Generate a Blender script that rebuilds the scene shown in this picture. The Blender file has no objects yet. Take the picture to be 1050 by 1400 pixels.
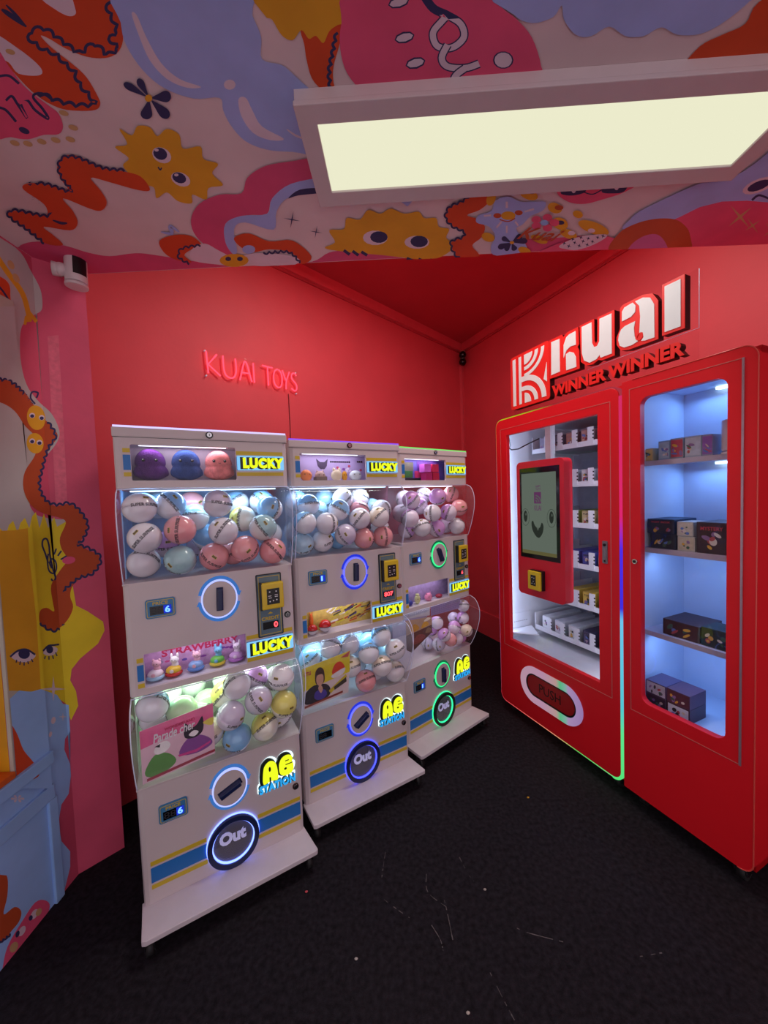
import bpy, bmesh, math, random
from mathutils import Vector, Matrix, Euler
from mathutils.geometry import tessellate_polygon
random.seed(7)
R = math.radians
SC = bpy.context.scene

# ---------------------------------------------------------------- camera
CAM_H = 1.5
FPX, PITCH, ROLL = 497.078, R(2.5666), R(-2.0295)
_F = Vector((0, math.cos(PITCH), -math.sin(PITCH)))
_R0 = Vector((1, 0, 0)); _U0 = _R0.cross(_F)
_R = _R0*math.cos(ROLL) + _U0*math.sin(ROLL)
_U = -_R0*math.sin(ROLL) + _U0*math.cos(ROLL)
cd = bpy.data.cameras.new('camera'); cam = bpy.data.objects.new('camera', cd)
SC.collection.objects.link(cam)
cam.matrix_world = Matrix(((_R.x, _U.x, -_F.x, 0), (_R.y, _U.y, -_F.y, 0), (_R.z, _U.z, -_F.z, CAM_H), (0, 0, 0, 1)))
cd.sensor_fit = 'HORIZONTAL'; cd.sensor_width = 36; cd.lens = FPX*36/1050; cd.clip_start = 0.02
SC.camera = cam

# ---------------------------------------------------------------- world (daylight and mall light through the open shop front)
w = bpy.data.worlds.new('world'); SC.world = w; w.use_nodes = True
w.node_tree.nodes['Background'].inputs[0].default_value = (1.0, 0.88, 0.93, 1)
w.node_tree.nodes['Background'].inputs[1].default_value = 0.96
SC.view_settings.view_transform = 'Standard'; SC.view_settings.look = 'None'
SC.view_settings.gamma = 1; SC.view_settings.exposure = 0.0
SC.view_settings.use_curve_mapping = False
PANEL_EMIT = 0.84     # ceiling LED panel
RECESS_W = 21      # LED panel on the high recess ceiling, behind the soffit
GLOBE_W = 0.95         # watts of the LED strip in each capsule globe
HEAD_W = 0.22
CAB_W = 3.2

def area_lamp(name, loc, direction, sx, sy, watts, col, parent=None):
    ld = bpy.data.lights.new(name, 'AREA'); ld.shape = 'RECTANGLE'; ld.size = sx; ld.size_y = sy
    ld.energy = watts; ld.color = col
    o = bpy.data.objects.new(name, ld); SC.collection.objects.link(o)
    o.location = loc
    o.rotation_euler = Vector(direction).to_track_quat('-Z', 'Y').to_euler()
    if parent: o.parent = parent
    return o

# ---------------------------------------------------------------- materials
def lin(h):
    c = [int(h[i:i+2], 16)/255 for i in (0, 2, 4)]
    return tuple((x/12.92 if x <= .04045 else ((x+.055)/1.055)**2.4) for x in c)
MATS = {}
def mat(name, hexc='808080', rough=.5, metal=0, var=.08, scale=20, bump=0, emit=None, es=0, coat=0, spec=.5, bscale=None):
    if name in MATS: return MATS[name]
    m = bpy.data.materials.new(name); m.use_nodes = True; MATS[name] = m
    nt = m.node_tree; b = nt.nodes['Principled BSDF']; L = nt.links.new
    c = lin(hexc)
    tc = nt.nodes.new('ShaderNodeTexCoord'); nz = nt.nodes.new('ShaderNodeTexNoise')
    nz.inputs['Scale'].default_value = scale; nz.inputs['Detail'].default_value = 3
    L(tc.outputs['Object'], nz.inputs['Vector'])
    rp = nt.nodes.new('ShaderNodeValToRGB')
    rp.color_ramp.elements[0].position = .3; rp.color_ramp.elements[1].position = .7
    rp.color_ramp.elements[0].color = (*[x*(1-var) for x in c], 1); rp.color_ramp.elements[1].color = (*[min(1, x*(1+var)) for x in c], 1)
    L(nz.outputs['Fac'], rp.inputs['Fac']); L(rp.outputs['Color'], b.inputs['Base Color'])
    b.inputs['Roughness'].default_value = rough; b.inputs['Metallic'].default_value = metal
    b.inputs['Coat Weight'].default_value = coat; b.inputs['Specular IOR Level'].default_value = spec
    if bump:
        bp = nt.nodes.new('ShaderNodeBump'); bp.inputs['Strength'].default_value = bump; bp.inputs['Distance'].default_value = .004
        n2 = nt.nodes.new('ShaderNodeTexNoise'); n2.inputs['Scale'].default_value = bscale or scale*5; n2.inputs['Detail'].default_value = 4
        L(tc.outputs['Object'], n2.inputs['Vector']); L(n2.outputs['Fac'], bp.inputs['Height']); L(bp.outputs['Normal'], b.inputs['Normal'])
    if emit:
        b.inputs['Emission Color'].default_value = (*lin(emit), 1); b.inputs['Emission Strength'].default_value = es
    return m
def glow(name, rgb, es):
    if name in MATS: return MATS[name]
    m = bpy.data.materials.new(name); m.use_nodes = True; MATS[name] = m
    nt = m.node_tree; nt.nodes.clear()
    e = nt.nodes.new('ShaderNodeEmission'); o = nt.nodes.new('ShaderNodeOutputMaterial')
    e.inputs[0].default_value = (*rgb, 1); e.inputs[1].default_value = es
    nt.links.new(e.outputs[0], o.inputs[0]); return m
def glow_ramp(name, axis, stops, lo, hi, es):
    """an RGB LED strip: its diodes show different colours along its length (object coordinates)"""
    m = bpy.data.materials.new(name); m.use_nodes = True; nt = m.node_tree; nt.nodes.clear(); L = nt.links.new
    tc = nt.nodes.new('ShaderNodeTexCoord'); sp = nt.nodes.new('ShaderNodeSeparateXYZ'); mr = nt.nodes.new('ShaderNodeMapRange')
    rp = nt.nodes.new('ShaderNodeValToRGB'); e = nt.nodes.new('ShaderNodeEmission'); o = nt.nodes.new('ShaderNodeOutputMaterial')
    L(tc.outputs['Object'], sp.inputs[0]); L(sp.outputs[axis], mr.inputs['Value'])
    mr.inputs['From Min'].default_value = lo; mr.inputs['From Max'].default_value = hi
    L(mr.outputs[0], rp.inputs[0])
    els = rp.color_ramp.elements
    while len(els) > 1: els.remove(els[-1])
    els[0].position = stops[0][0]; els[0].color = (*lin(stops[0][1]), 1)
    for p, h in stops[1:]:
        q = els.new(p); q.color = (*lin(h), 1)
    L(rp.outputs[0], e.inputs[0]); e.inputs[1].default_value = es; L(e.outputs[0], o.inputs[0]); return m
def clear(name, tint=(1, 1, 1), ior=1.35, haze=0.0, rough=.02):
    m = bpy.data.materials.new(name); m.use_nodes = True; nt = m.node_tree; nt.nodes.clear(); L = nt.links.new
    o = nt.nodes.new('ShaderNodeOutputMaterial'); mx = nt.nodes.new('ShaderNodeMixShader'); fr = nt.nodes.new('ShaderNodeFresnel')
    t = nt.nodes.new('ShaderNodeBsdfTransparent'); g = nt.nodes.new('ShaderNodeBsdfGlossy')
    fr.inputs['IOR'].default_value = ior; t.inputs[0].default_value = (*tint, 1); g.inputs['Roughness'].default_value = rough
    ge = nt.nodes.new('ShaderNodeNewGeometry'); inv = nt.nodes.new('ShaderNodeMath'); inv.operation = 'SUBTRACT'; inv.inputs[0].default_value = 1
    ml = nt.nodes.new('ShaderNodeMath'); ml.operation = 'MULTIPLY'
    L(ge.outputs['Backfacing'], inv.inputs[1]); L(inv.outputs[0], ml.inputs[0]); L(fr.outputs[0], ml.inputs[1])
    L(ml.outputs[0], mx.inputs[0]); L(t.outputs[0], mx.inputs[1]); L(g.outputs[0], mx.inputs[2])
    last = mx
    if haze:
        d = nt.nodes.new('ShaderNodeBsdfDiffuse'); d.inputs[0].default_value = (.9, .88, .95, 1)
        m2 = nt.nodes.new('ShaderNodeMixShader'); m2.inputs[0].default_value = haze
        L(mx.outputs[0], m2.inputs[1]); L(d.outputs[0], m2.inputs[2]); last = m2
    L(last.outputs[0], o.inputs[0]); return m

# ---------------------------------------------------------------- mesh building
class MB:
    def __init__(s): s.bm = bmesh.new(); s.mats = []
    def mi(s, m):
        if m not in s.mats: s.mats.append(m)
        return s.mats.index(m)
    def box(s, x0, x1, y0, y1, z0, z1, m, bev=0, seg=2):
        r = bmesh.ops.create_cube(s.bm, size=1)
        vs = r['verts']
        for v in vs: v.co = Vector(((x0+x1)/2+v.co.x*(x1-x0), (y0+y1)/2+v.co.y*(y1-y0), (z0+z1)/2+v.co.z*(z1-z0)))
        fs = set(f for v in vs for f in v.link_faces)
        i = s.mi(m)
        for f in fs: f.material_index = i
        if bev:
            es = list(set(e for f in fs for e in f.edges))
            rr = bmesh.ops.bevel(s.bm, geom=es, offset=min(bev, .49*min(x1-x0, y1-y0, z1-z0)), segments=seg, affect='EDGES', profile=.6)
            for f in rr['faces']: f.material_index = i
        return s
    def cyl(s, c, ax, r, h, m, seg=24, r2=None, cap=True):
        q = Vector(ax).to_track_quat('Z', 'Y').to_matrix().to_4x4()
        before = set(s.bm.faces)
        bmesh.ops.create_cone(s.bm, cap_ends=cap, segments=seg, radius1=r, radius2=r if r2 is None else r2, depth=h, matrix=Matrix.Translation(c) @ q)
        i = s.mi(m)
        for f in s.bm.faces:
            if f not in before: f.material_index = i; f.smooth = len(f.verts) == 4
        return s
    def ell(s, c, rx, ry, rz, m, seg=16, ring=10, rot=None):
        before = set(s.bm.faces)
        M = Matrix.Translation(c) @ (rot.to_matrix().to_4x4() if rot else Matrix()) @ Matrix.Diagonal((rx, ry, rz, 1))
        bmesh.ops.create_uvsphere(s.bm, u_segments=seg, v_segments=ring, radius=1, matrix=M)
        i = s.mi(m)
        for f in s.bm.faces:
            if f not in before: f.material_index = i; f.smooth = True
        return s
    def ext(s, loops, M, d, m):
        """polygon with holes (2-D loops), placed by matrix M (local xy plane), extruded by d along local z"""
        i = s.mi(m)
        L3 = [[Vector((x, y, 0)) for x, y in lp] for lp in loops]
        tris = tessellate_polygon(L3)
        flat = [v for lp in L3 for v in lp]
        a = [s.bm.verts.new(M @ v) for v in flat]
        if d:
            b = [s.bm.verts.new(M @ (v+Vector((0, 0, d)))) for v in flat]
        for t in tris:
            try:
                f = s.bm.faces.new([a[k] for k in t]); f.material_index = i
                if d: f = s.bm.faces.new([b[k] for k in reversed(t)]); f.material_index = i
            except ValueError: pass
        if d:
            o = 0
            for lp in L3:
                n = len(lp)
                for k in range(n):
                    try:
                        f = s.bm.faces.new([a[o+k], a[o+(k+1) % n], b[o+(k+1) % n], b[o+k]]); f.material_index = i
                    except ValueError: pass
                o += n
        return s
    def plate(s, loops, y0, y1, m):
        """polygon drawn in x,z; thickness from y0 to y1"""
        M = Matrix(((1, 0, 0, 0), (0, 0, 1, y0), (0, 1, 0, 0), (0, 0, 0, 1)))
        return s.ext(loops, M, y1-y0, m)
    def tube(s, pts, r, m, seg=8, closed=False):
        pts = [Vector(p) for p in pts]; n = len(pts); i = s.mi(m); rings = []
        up = None
        for k, p in enumerate(pts):
            if closed: t = pts[(k+1) % n]-pts[k-1]
            else: t = pts[min(k+1, n-1)]-pts[max(k-1, 0)]
            t.normalize()
            if up is None: up = t.orthogonal().normalized()
            up = (up - t*up.dot(t))
            if up.length < 1e-5: up = t.orthogonal()
            up.normalize(); sd = t.cross(up)
            rings.append([s.bm.verts.new(p+up*(r*math.cos(a))+sd*(r*math.sin(a))) for a in [2*math.pi*j/seg for j in range(seg)]])
        for k in range(n if closed else n-1):
            A, B = rings[k], rings[(k+1) % n]
            for j in range(seg):
                f = s.bm.faces.new([A[j], A[(j+1) % seg], B[(j+1) % seg], B[j]]); f.material_index = i; f.smooth = True
        if not closed:
            for q in (rings[0], list(reversed(rings[-1]))):
                f = s.bm.faces.new(q); f.material_index = i
        return s
    def build(s, name, parent=None, bevel=0):
        bmesh.ops.recalc_face_normals(s.bm, faces=s.bm.faces)
        me = bpy.data.meshes.new(name); s.bm.to_mesh(me); s.bm.free()
        for m in s.mats: me.materials.append(m)
        o = bpy.data.objects.new(name, me); SC.collection.objects.link(o)
        if parent: o.parent = parent
        if bevel:
            b = o.modifiers.new('b', 'BEVEL'); b.width = bevel; b.segments = 2; b.limit_method = 'ANGLE'; b.angle_limit = R(50)
        return o
def tag(o, label=None, cat=None, group=None, kind=None):
    if label: o['label'] = label
    if cat: o['category'] = cat
    if group: o['group'] = group
    if kind: o['kind'] = kind
    return o
def empty(name, loc=(0, 0, 0), rz=0):
    o = bpy.data.objects.new(name, None); SC.collection.objects.link(o); o.empty_display_size = .1
    o.location = loc; o.rotation_euler = (0, 0, rz); return o
def copy_tree(o, parent=None):
    c = o.copy(); SC.collection.objects.link(c)
    if parent: c.parent = parent
    for ch in list(o.children): copy_tree(ch, c)
    return c
def rrect(x0, x1, z0, z1, r, n=6):
    out = []
    for cx, cz, a0 in ((x1-r, z1-r, 0), (x0+r, z1-r, 90), (x0+r, z0+r, 180), (x1-r, z0+r, 270)):
        for k in range(n+1):
            a = R(a0+90*k/n); out.append((cx+r*math.cos(a), cz+r*math.sin(a)))
    return out
def rect(x0, x1, z0, z1): return [(x0, z0), (x1, z0), (x1, z1), (x0, z1)]
def oval(cx, cz, rx, rz, n=40, a0=0, a1=360):
    full = a1-a0 >= 360
    return [(cx+rx*math.cos(R(a0+(a1-a0)*k/(n if full else n-1))), cz+rz*math.sin(R(a0+(a1-a0)*k/(n if full else n-1)))) for k in range(n)]
def band(cx, cz, r0, r1, a0, a1, q=1.0, n=20):
    """annulus sector; q scales z"""
    P = [(cx+r1*math.cos(R(a0+(a1-a0)*k/n)), cz+q*r1*math.sin(R(a0+(a1-a0)*k/n))) for k in range(n+1)]
    P += [(cx+r0*math.cos(R(a1-(a1-a0)*k/n)), cz+q*r0*math.sin(R(a1-(a1-a0)*k/n))) for k in range(n+1)]
    return P
def smooth(P, n=5, closed=True):
    out = []; N = len(P)
    rng = range(N) if closed else range(N-1)
    g = (lambda i: P[i % N]) if closed else (lambda i: P[max(0, min(N-1, i))])
    for i in rng:
        p0, p1, p2, p3 = g(i-1), g(i), g(i+1), g(i+2)
        for k in range(n):
            t = k/n
            out.append(tuple(.5*((2*p1[j])+(-p0[j]+p2[j])*t+(2*p0[j]-5*p1[j]+4*p2[j]-p3[j])*t*t+(-p0[j]+3*p1[j]-3*p2[j]+p3[j])*t**3) for j in (0, 1)))
    if not closed: out.append(tuple(P[-1]))
    return out
def ribbon(P, w, taper=False):
    """closed outline of a brush stroke along P"""
    L, Q = [], []; n = len(P)
    for i, p in enumerate(P):
        a = P[max(0, i-1)]; b = P[min(n-1, i+1)]
        dx, dy = b[0]-a[0], b[1]-a[1]; l = math.hypot(dx, dy) or 1
        k = w/2*(1 if not taper else (.25+.75*math.sin(math.pi*(i+.5)/n)))
        L.append((p[0]-dy/l*k, p[1]+dx/l*k)); Q.append((p[0]+dy/l*k, p[1]-dx/l*k))
    return L+Q[::-1]
def resample(P, step):
    out = [P[0]]; acc = 0
    for a, b in zip(P, P[1:]):
        d = math.hypot(b[0]-a[0], b[1]-a[1])
        while acc+d >= step:
            t = (step-acc)/d; a = (a[0]+(b[0]-a[0])*t, a[1]+(b[1]-a[1])*t); d = math.hypot(b[0]-a[0], b[1]-a[1]); out.append(a); acc = 0
        acc += d
    return out
def scallop(P, wave, amp, side=1):
    Q = resample(smooth(P, 8, False), wave/7); out = []
    for i, p in enumerate(Q):
        a = Q[max(0, i-1)]; b = Q[min(len(Q)-1, i+1)]
        dx, dy = b[0]-a[0], b[1]-a[1]; l = math.hypot(dx, dy) or 1
        h = amp*abs(math.sin(math.pi*i/7))*side
        out.append((p[0]-dy/l*h, p[1]+dx/l*h))
    return out

_TC = {}
def text_mesh(s, offset=0, extrude=1, res=3, shear=0, space=1):
    k = (s, offset, res, shear, space)
    if k in _TC: return _TC[k]
    c = bpy.data.curves.new('t', 'FONT'); c.body = s; c.size = 1; c.offset = offset; c.extrude = .5; c.resolution_u = res; c.shear = shear; c.space_character = space
    o = bpy.data.objects.new('t', c); me = bpy.data.meshes.new_from_object(o)
    V = [v.co.copy() for v in me.vertices]; Fc = [tuple(p.vertices) for p in me.polygons]
    bpy.data.objects.remove(o); bpy.data.curves.remove(c); bpy.data.meshes.remove(me)
    x0 = min(v.x for v in V); x1 = max(v.x for v in V); y0 = min(v.y for v in V); y1 = max(v.y for v in V)
    V = [((v.x-x0)/(x1-x0), (v.y-y0)/(y1-y0), v.z+.5) for v in V]
    _TC[k] = (V, Fc); return V, Fc
def text(name, s, x0, x1, z0, z1, y, d, m, parent, offset=0, shear=0, skew=0, space=1):
    """raised lettering facing -y, filling x0..x1, z0..z1; front face at y-d, back at y"""
    V, Fc = text_mesh(s, offset, shear=shear, space=space)
    me = bpy.data.meshes.new(name)
    me.from_pydata([(x0+(x1-x0)*a, y-d*c, z0+(z1-z0)*b+skew*a) for a, b, c in V], [], Fc)
    me.materials.append(m); o = bpy.data.objects.new(name, me); SC.collection.objects.link(o)
    if parent: o.parent = parent
    return o

# ================================================================= ROOM
white_p = mat('mural_white', 'dcc6ca', .75, var=.05, scale=6)
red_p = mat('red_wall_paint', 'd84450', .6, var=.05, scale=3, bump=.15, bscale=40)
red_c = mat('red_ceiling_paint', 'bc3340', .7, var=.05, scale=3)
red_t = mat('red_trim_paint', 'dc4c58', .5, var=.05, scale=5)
pink_w = mat('pink_wall_paint', 'd04c6c', .6, var=.10, scale=5, bump=.25, bscale=30)
floor_m = mat('black_carpet', '211e24', .95, var=.5, scale=60, bump=.8, bscale=400, spec=.15)
nt = floor_m.node_tree; b = nt.nodes['Principled BSDF']
# worn and dusty patches with a few pale scuffs in the carpet's own colour
tc = nt.nodes.new('ShaderNodeTexCoord'); n1 = nt.nodes.new('ShaderNodeTexNoise'); n1.inputs['Scale'].default_value = 1.7; n1.inputs['Detail'].default_value = 6
r1 = nt.nodes.new('ShaderNodeValToRGB'); r1.color_ramp.elements[0].position = .48; r1.color_ramp.elements[1].position = .8
r1.color_ramp.elements[0].color = (0, 0, 0, 1); r1.color_ramp.elements[1].color = (.35, .35, .35, 1)
n3 = nt.nodes.new('ShaderNodeTexVoronoi'); n3.inputs['Scale'].default_value = 38
r3 = nt.nodes.new('ShaderNodeValToRGB'); r3.color_ramp.elements[0].position = .0; r3.color_ramp.elements[1].position = .05
r3.color_ramp.elements[0].color = (.8, .8, .8, 1); r3.color_ramp.elements[1].color = (0, 0, 0, 1)
mx = nt.nodes.new('ShaderNodeMixRGB'); mx.inputs[2].default_value = (*lin('4a4448'), 1)
old = b.inputs['Base Color'].links[0].from_socket
nt.links.new(tc.outputs['Object'], n1.inputs['Vector']); nt.links.new(tc.outputs['Object'], n3.inputs['Vector'])
nt.links.new(n1.outputs['Fac'], r1.inputs[0]); nt.links.new(n3.outputs['Distance'], r3.inputs[0])
mul = nt.nodes.new('ShaderNodeMath'); mul.operation = 'MULTIPLY'; nt.links.new(r1.outputs[0], mul.inputs[0]); nt.links.new(r3.outputs[0], mul.inputs[1])
add = nt.nodes.new('ShaderNodeMath'); add.operation = 'ADD'; m5 = nt.nodes.new('ShaderNodeMath'); m5.operation = 'MULTIPLY'; m5.inputs[1].default_value = .25
nt.links.new(r1.outputs[0], m5.inputs[0]); nt.links.new(mul.outputs[0], add.inputs[0]); nt.links.new(m5.outputs[0], add.inputs[1])
nt.links.new(add.outputs[0], mx.inputs[0]); nt.links.new(old, mx.inputs[1]); nt.links.new(mx.outputs[0], b.inputs['Base Color'])

ZC = 2.45
def S(o): o['kind'] = 'structure'; return o
S(MB().box(-3.2, 4, -1.6, 5.2, -.06, 0, floor_m).build('floor'))
# wall planes
CX, CY = .911, 4.058
bu = Vector((-math.sin(R(44.5)), -math.cos(R(44.5)), 0)); bn = Vector((-math.cos(R(44.5)), math.sin(R(44.5)), 0))   # along back wall to the left / outward
ru = Vector((math.sin(R(23.34)), -math.cos(R(23.34)), 0)); rn = Vector((math.cos(R(23.34)), math.sin(R(23.34)), 0))
CORN = Vector((CX, CY, 0))
def prism(name, pts, z0, z1, m, parent=None):
    g = MB(); g.ext([[(p[0], p[1]) for p in pts]], Matrix.Translation((0, 0, z0)), z1-z0, m); return g.build(name, parent)
def wallbox(name, P, u, n, s0, s1, t0, t1, z0, z1, m, parent=None):
    a = P+u*s0+n*t0; b_ = P+u*s1+n*t0; c = P+u*s1+n*t1; d = P+u*s0+n*t1
    return prism(name, [a, b_, c, d], z0, z1, m, parent)
S(wallbox('wall_back', CORN, bu, bn, -.15, 3.9, 0, .1, 0, 3.2, red_p))
S(wallbox('wall_right', CORN, ru, rn, 0, 5.2, 0, .1, 0, 3.2, red_p))
S(wallbox('baseboard_right', CORN, ru, rn, 0, 5.0, -.018, 0, 0, .24, red_p))
S(wallbox('trim_1', CORN, ru, rn, .02, 3.2, -.03, 0, 3.03, 3.11, red_t))
S(wallbox('trim_2', CORN, bu, bn, .02, 3.2, -.03, 0, 3.03, 3.11, red_t))
S(wallbox('trim_3', CORN, bu, bn, .0, .05, -.03, 0, 0, 3.03, red_t))
wallbox('trim_lip', CORN, ru, rn, .02, 3.2, -.012, 0, 3.015, 3.03, red_c, bpy.data.objects['trim_1'])
wallbox('trim_lip', CORN, bu, bn, .02, 3.2, -.012, 0, 3.015, 3.03, red_c, bpy.data.objects['trim_2'])
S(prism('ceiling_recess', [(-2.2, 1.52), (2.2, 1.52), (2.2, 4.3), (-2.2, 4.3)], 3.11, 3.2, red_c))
# mural ceiling (the lower one); its far edge is where the red recess opens
g = MB()
g.ext([[(-1.42, -.8), (3.2, -.8), (3.2, 1.49), (1.57, 1.494), (.546, 1.494), (-1.04, 1.532), (-1.42, 1.54)]], Matrix.Translation((0, 0, ZC)), 3.2-ZC, white_p)
ceil = S(g.build('ceiling'))
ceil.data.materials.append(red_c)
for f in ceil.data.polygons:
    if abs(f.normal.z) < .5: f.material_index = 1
# pillar facet at the end of the left wall
XL = -1.30
pil = S(prism('trim_4', [(XL, 1.42), (-1.19, 1.53), (-1.27, 1.62), (-1.42, 1.76), (-1.42, 1.42)], 0, ZC, pink_w))
# left wall with the window opening
g = MB()
M = Matrix(((0, 0, -1, XL), (1, 0, 0, 0), (0, 1, 0, 0), (0, 0, 0, 1)))    # local (a,b) -> (y,z), extruded to -x
g.ext([[(-.8, 0), (1.42, 0), (1.42, ZC), (-.8, ZC)], rect(.45, 1.195, .585, 2.205)[::-1]], M, .12, pink_w)
wall_left = S(g.build('wall_left'))
wall_left.data.materials.append(mat('painted_yellow_reveal', 'd79a14', .55, var=.1, scale=8))
for f in wall_left.data.polygons:
    c_ = f.center
    if abs(f.normal.x) < .5 and .4 < c_.y < 1.2 and .5 < c_.z < 2.25: f.material_index = 1

# ---- mural painting: flat paint layers on ceiling and left wall
PAINT = {}
def paint(nm, h):
    return mat('mural_'+nm, h, .75, var=.06, scale=9)
ORANGE, NAVY, YELLOW, PINK, BLUE, WHITE, ROSE = (paint(*q) for q in (('orange', 'd04416'), ('navy', '2a2a5c'), ('yellow', 'dda01c'), ('pink', 'd44a78'), ('blue', 'a2b0ea'), ('offwhite', 'dcc8d8'), ('rose', 'e2507a')))
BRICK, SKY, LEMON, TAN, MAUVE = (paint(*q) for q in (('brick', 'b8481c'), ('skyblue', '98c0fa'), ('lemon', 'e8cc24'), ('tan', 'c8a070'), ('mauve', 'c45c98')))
def px_ray(x, y): return _F + _R*((x-525)/FPX) + _U*((700-y)/FPX)
def on_z(x, y, z):
    d = px_ray(x, y); t = (z-CAM_H)/d.z; return Vector((0, 0, CAM_H))+d*t
def on_plane(x, y, P, N):
    d = px_ray(x, y); t = ((Vector(P)-Vector((0, 0, CAM_H))).dot(Vector(N)))/d.dot(Vector(N)); return Vector((0, 0, CAM_H))+d*t
# measured outlines are carried over to the real plane of the ceiling once; from there they are plain ceiling coordinates
_layer = [0]
def clip_half(P, f):
    out = []; n = len(P)
    for i in range(n):
        a, b_ = P[i], P[(i+1) % n]; fa, fb = f(a), f(b_)
        if fa >= 0: out.append(a)
        if (fa > 0 > fb) or (fa < 0 < fb):
            t = fa/(fa-fb); out.append(tuple(a[j]+(b_[j]-a[j])*t for j in (0, 1)))
    return out
ZL = [ZC-.0006]
def cm(g, P, m, sm=True, n=4):
    """paint outline P on the ceiling"""
    Q = smooth(P, n) if sm else P
    ZL[0] -= .00003
    W = [on_z(x, y, ZC) for x, y in Q]
    W = [(v.x, v.y) for v in W]
    W = clip_half(W, lambda p: (1.532-.0150*(p[0]+1.04)+.0 if p[0] < .546 else 1.494)-.004-p[1])
    W = clip_half(W, lambda p: p[0]-XL-.001)
    if len(W) < 3: return
    g.ext([W], Matrix.Translation((0, 0, ZL[0])), 0, m)
def cfig(name, *items):
    g = MB()
    for it in items:
        P, m = it[0], it[1]; cm(g, P, m, *(it[2:]))
    o = g.build(name, ceil)
    return o
def E_(cx, cy, rx, ry, rot=0, n=14):
    c, s = math.cos(R(rot)), math.sin(R(rot))
    return [(cx+rx*math.cos(t)*c-ry*math.sin(t)*s, cy+rx*math.cos(t)*s+ry*math.sin(t)*c) for t in [2*math.pi*k/n for k in range(n)]]
def petal(cx, cy, tx, ty, w):
    dx, dy = tx-cx, ty-cy; l = math.hypot(dx, dy); ux, uy = dx/l, dy/l
    f = lambda a, b_: (cx+ux*l*a-uy*w*b_, cy+uy*l*a+ux*w*b_)
    return [f(.12, 0), f(.45, .6), f(.8, 1), f(1, .45), f(1, -.45), f(.8, -1), f(.45, -.6)]
def star4(cx, cy, r, k=.18, rot=0):
    return [(cx+(r if i % 2 == 0 else r*k)*math.cos(R(45*i+rot)), cy+(r if i % 2 == 0 else r*k)*math.sin(R(45*i+rot))) for i in range(8)]
NS = False
def stroke(P, w, m, taper=False): return (ribbon(smooth(P, 6, False), w, taper), m, False)
def scal(P, wave, amp, w, m, side=1): return (ribbon(scallop(P, wave, amp, side), w), m, False)

top = smooth([(25, 345), (28, 335), (52, 330), (90, 336), (120, 345), (150, 350), (185, 346), (215, 349), (300, 362), (360, 366), (425, 358), (450, 345), (480, 342), (520, 345), (620, 352), (660, 352), (700, 330), (760, 325), (830, 322), (860, 345)], 4, False)
top = [on_z(x, y, ZC) for x, y in top]; top = [(v.x, v.y) for v in top if v.x > XL+.002]
edge_y = lambda x: (1.532-.0240*(x+1.04) if x < .546 else 1.494)-.003
g = MB(); g.mi(PINK); zz = ZC-.0006
top = [(XL+.002, top[0][1])]+[p for i, p in enumerate(top) if i == 0 or p[0] > max(q[0] for q in top[:i])]
for p, q in zip(top, top[1:]):
    if min(p[1], q[1]) < edge_y(p[0])-.001: g.bm.faces.new([g.bm.verts.new((x, y, zz)) for x, y in (p, q, (q[0], max(q[1], edge_y(q[0]))), (p[0], max(p[1], edge_y(p[0]))))])
g.build('painted_cloud', ceil)
cfig('painted_snake',
 ([(-20, -20), (162, -20), (166, 30), (168, 55), (160, 72), (143, 79), (118, 77), (90, 66), (70, 54), (57, 48), (58, 52), (72, 66), (100, 88), (118, 105), (133, 130), (137, 142), (130, 150), (105, 151), (80, 147), (50, 130), (20, 100), (-20, 50)], ORANGE),
 ([(57, -4), (92, -10), (103, 12), (102, 20), (92, 21), (75, 12)], WHITE), ([(-10, 45), (25, 66), (50, 86), (58, 98), (50, 103), (25, 100), (12, 85), (-5, 75)], WHITE),
 scal([(152, 2), (150, 12), (160, 32), (162, 44), (153, 52), (164, 66), (146, 76), (128, 62), (110, 74), (86, 60), (62, 42), (48, 42), (42, 50), (60, 64), (78, 72), (92, 86), (104, 96), (110, 112), (122, 126), (133, 142), (118, 146), (100, 145), (78, 140), (60, 132), (48, 130)], 17, 5, 4.5, NAVY),
 stroke([(2, 12), (14, 20), (36, 36)], 7, NAVY, True), stroke([(8, 6), (20, 18), (36, 36)], 4, NAVY, True))
cfig('painted_blob',
 ([(-8, 70), (12, 90), (28, 112), (45, 128), (68, 145), (80, 155), (86, 172), (80, 183), (60, 184), (38, 190), (15, 187), (-10, 180)], ROSE),
 stroke([(-2, 104), (12, 103), (26, 114)], 3.5, NAVY), stroke([(-4, 146), (8, 150), (22, 166)], 3.5, NAVY),
 stroke([(8, 137), (16, 131), (24, 142), (37, 161), (30, 146), (28, 136), (38, 137), (48, 150), (66, 162), (58, 148), (46, 134), (48, 128), (60, 128), (74, 138)], 3.6, NAVY), (E_(33, 178, 8, 4, 25), NAVY, NS),
 *[(E_(x, y, 7, 3.5, 20), TAN, NS) for x, y in [(87, 154), (100, 174), (96, 190), (76, 191), (57, 193), (38, 196), (20, 195), (14, 70)]])
cfig('painted_blue_bubble',
 ([(160, -20), (165, 30), (172, 60), (195, 95), (225, 120), (265, 134), (300, 133), (305, 150), (315, 170), (335, 192), (365, 204), (400, 207), (440, 208), (470, 160), (445, 137), (420, 118), (400, 100), (385, 88), (358, 80), (357, 50), (345, 20), (332, -20)], BLUE),
 ([(180, 18), (187, 20), (200, 50), (220, 85), (245, 107), (275, 118), (255, 119), (228, 107), (205, 82), (190, 48)], WHITE), (E_(314, 115, 8, 7), WHITE, NS),
 ([(326, 135), (336, 133), (345, 150), (358, 172), (388, 189), (370, 191), (346, 181), (330, 158)], WHITE), stroke([(392, 176), (405, 185), (420, 190)], 3, WHITE, True))
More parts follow.
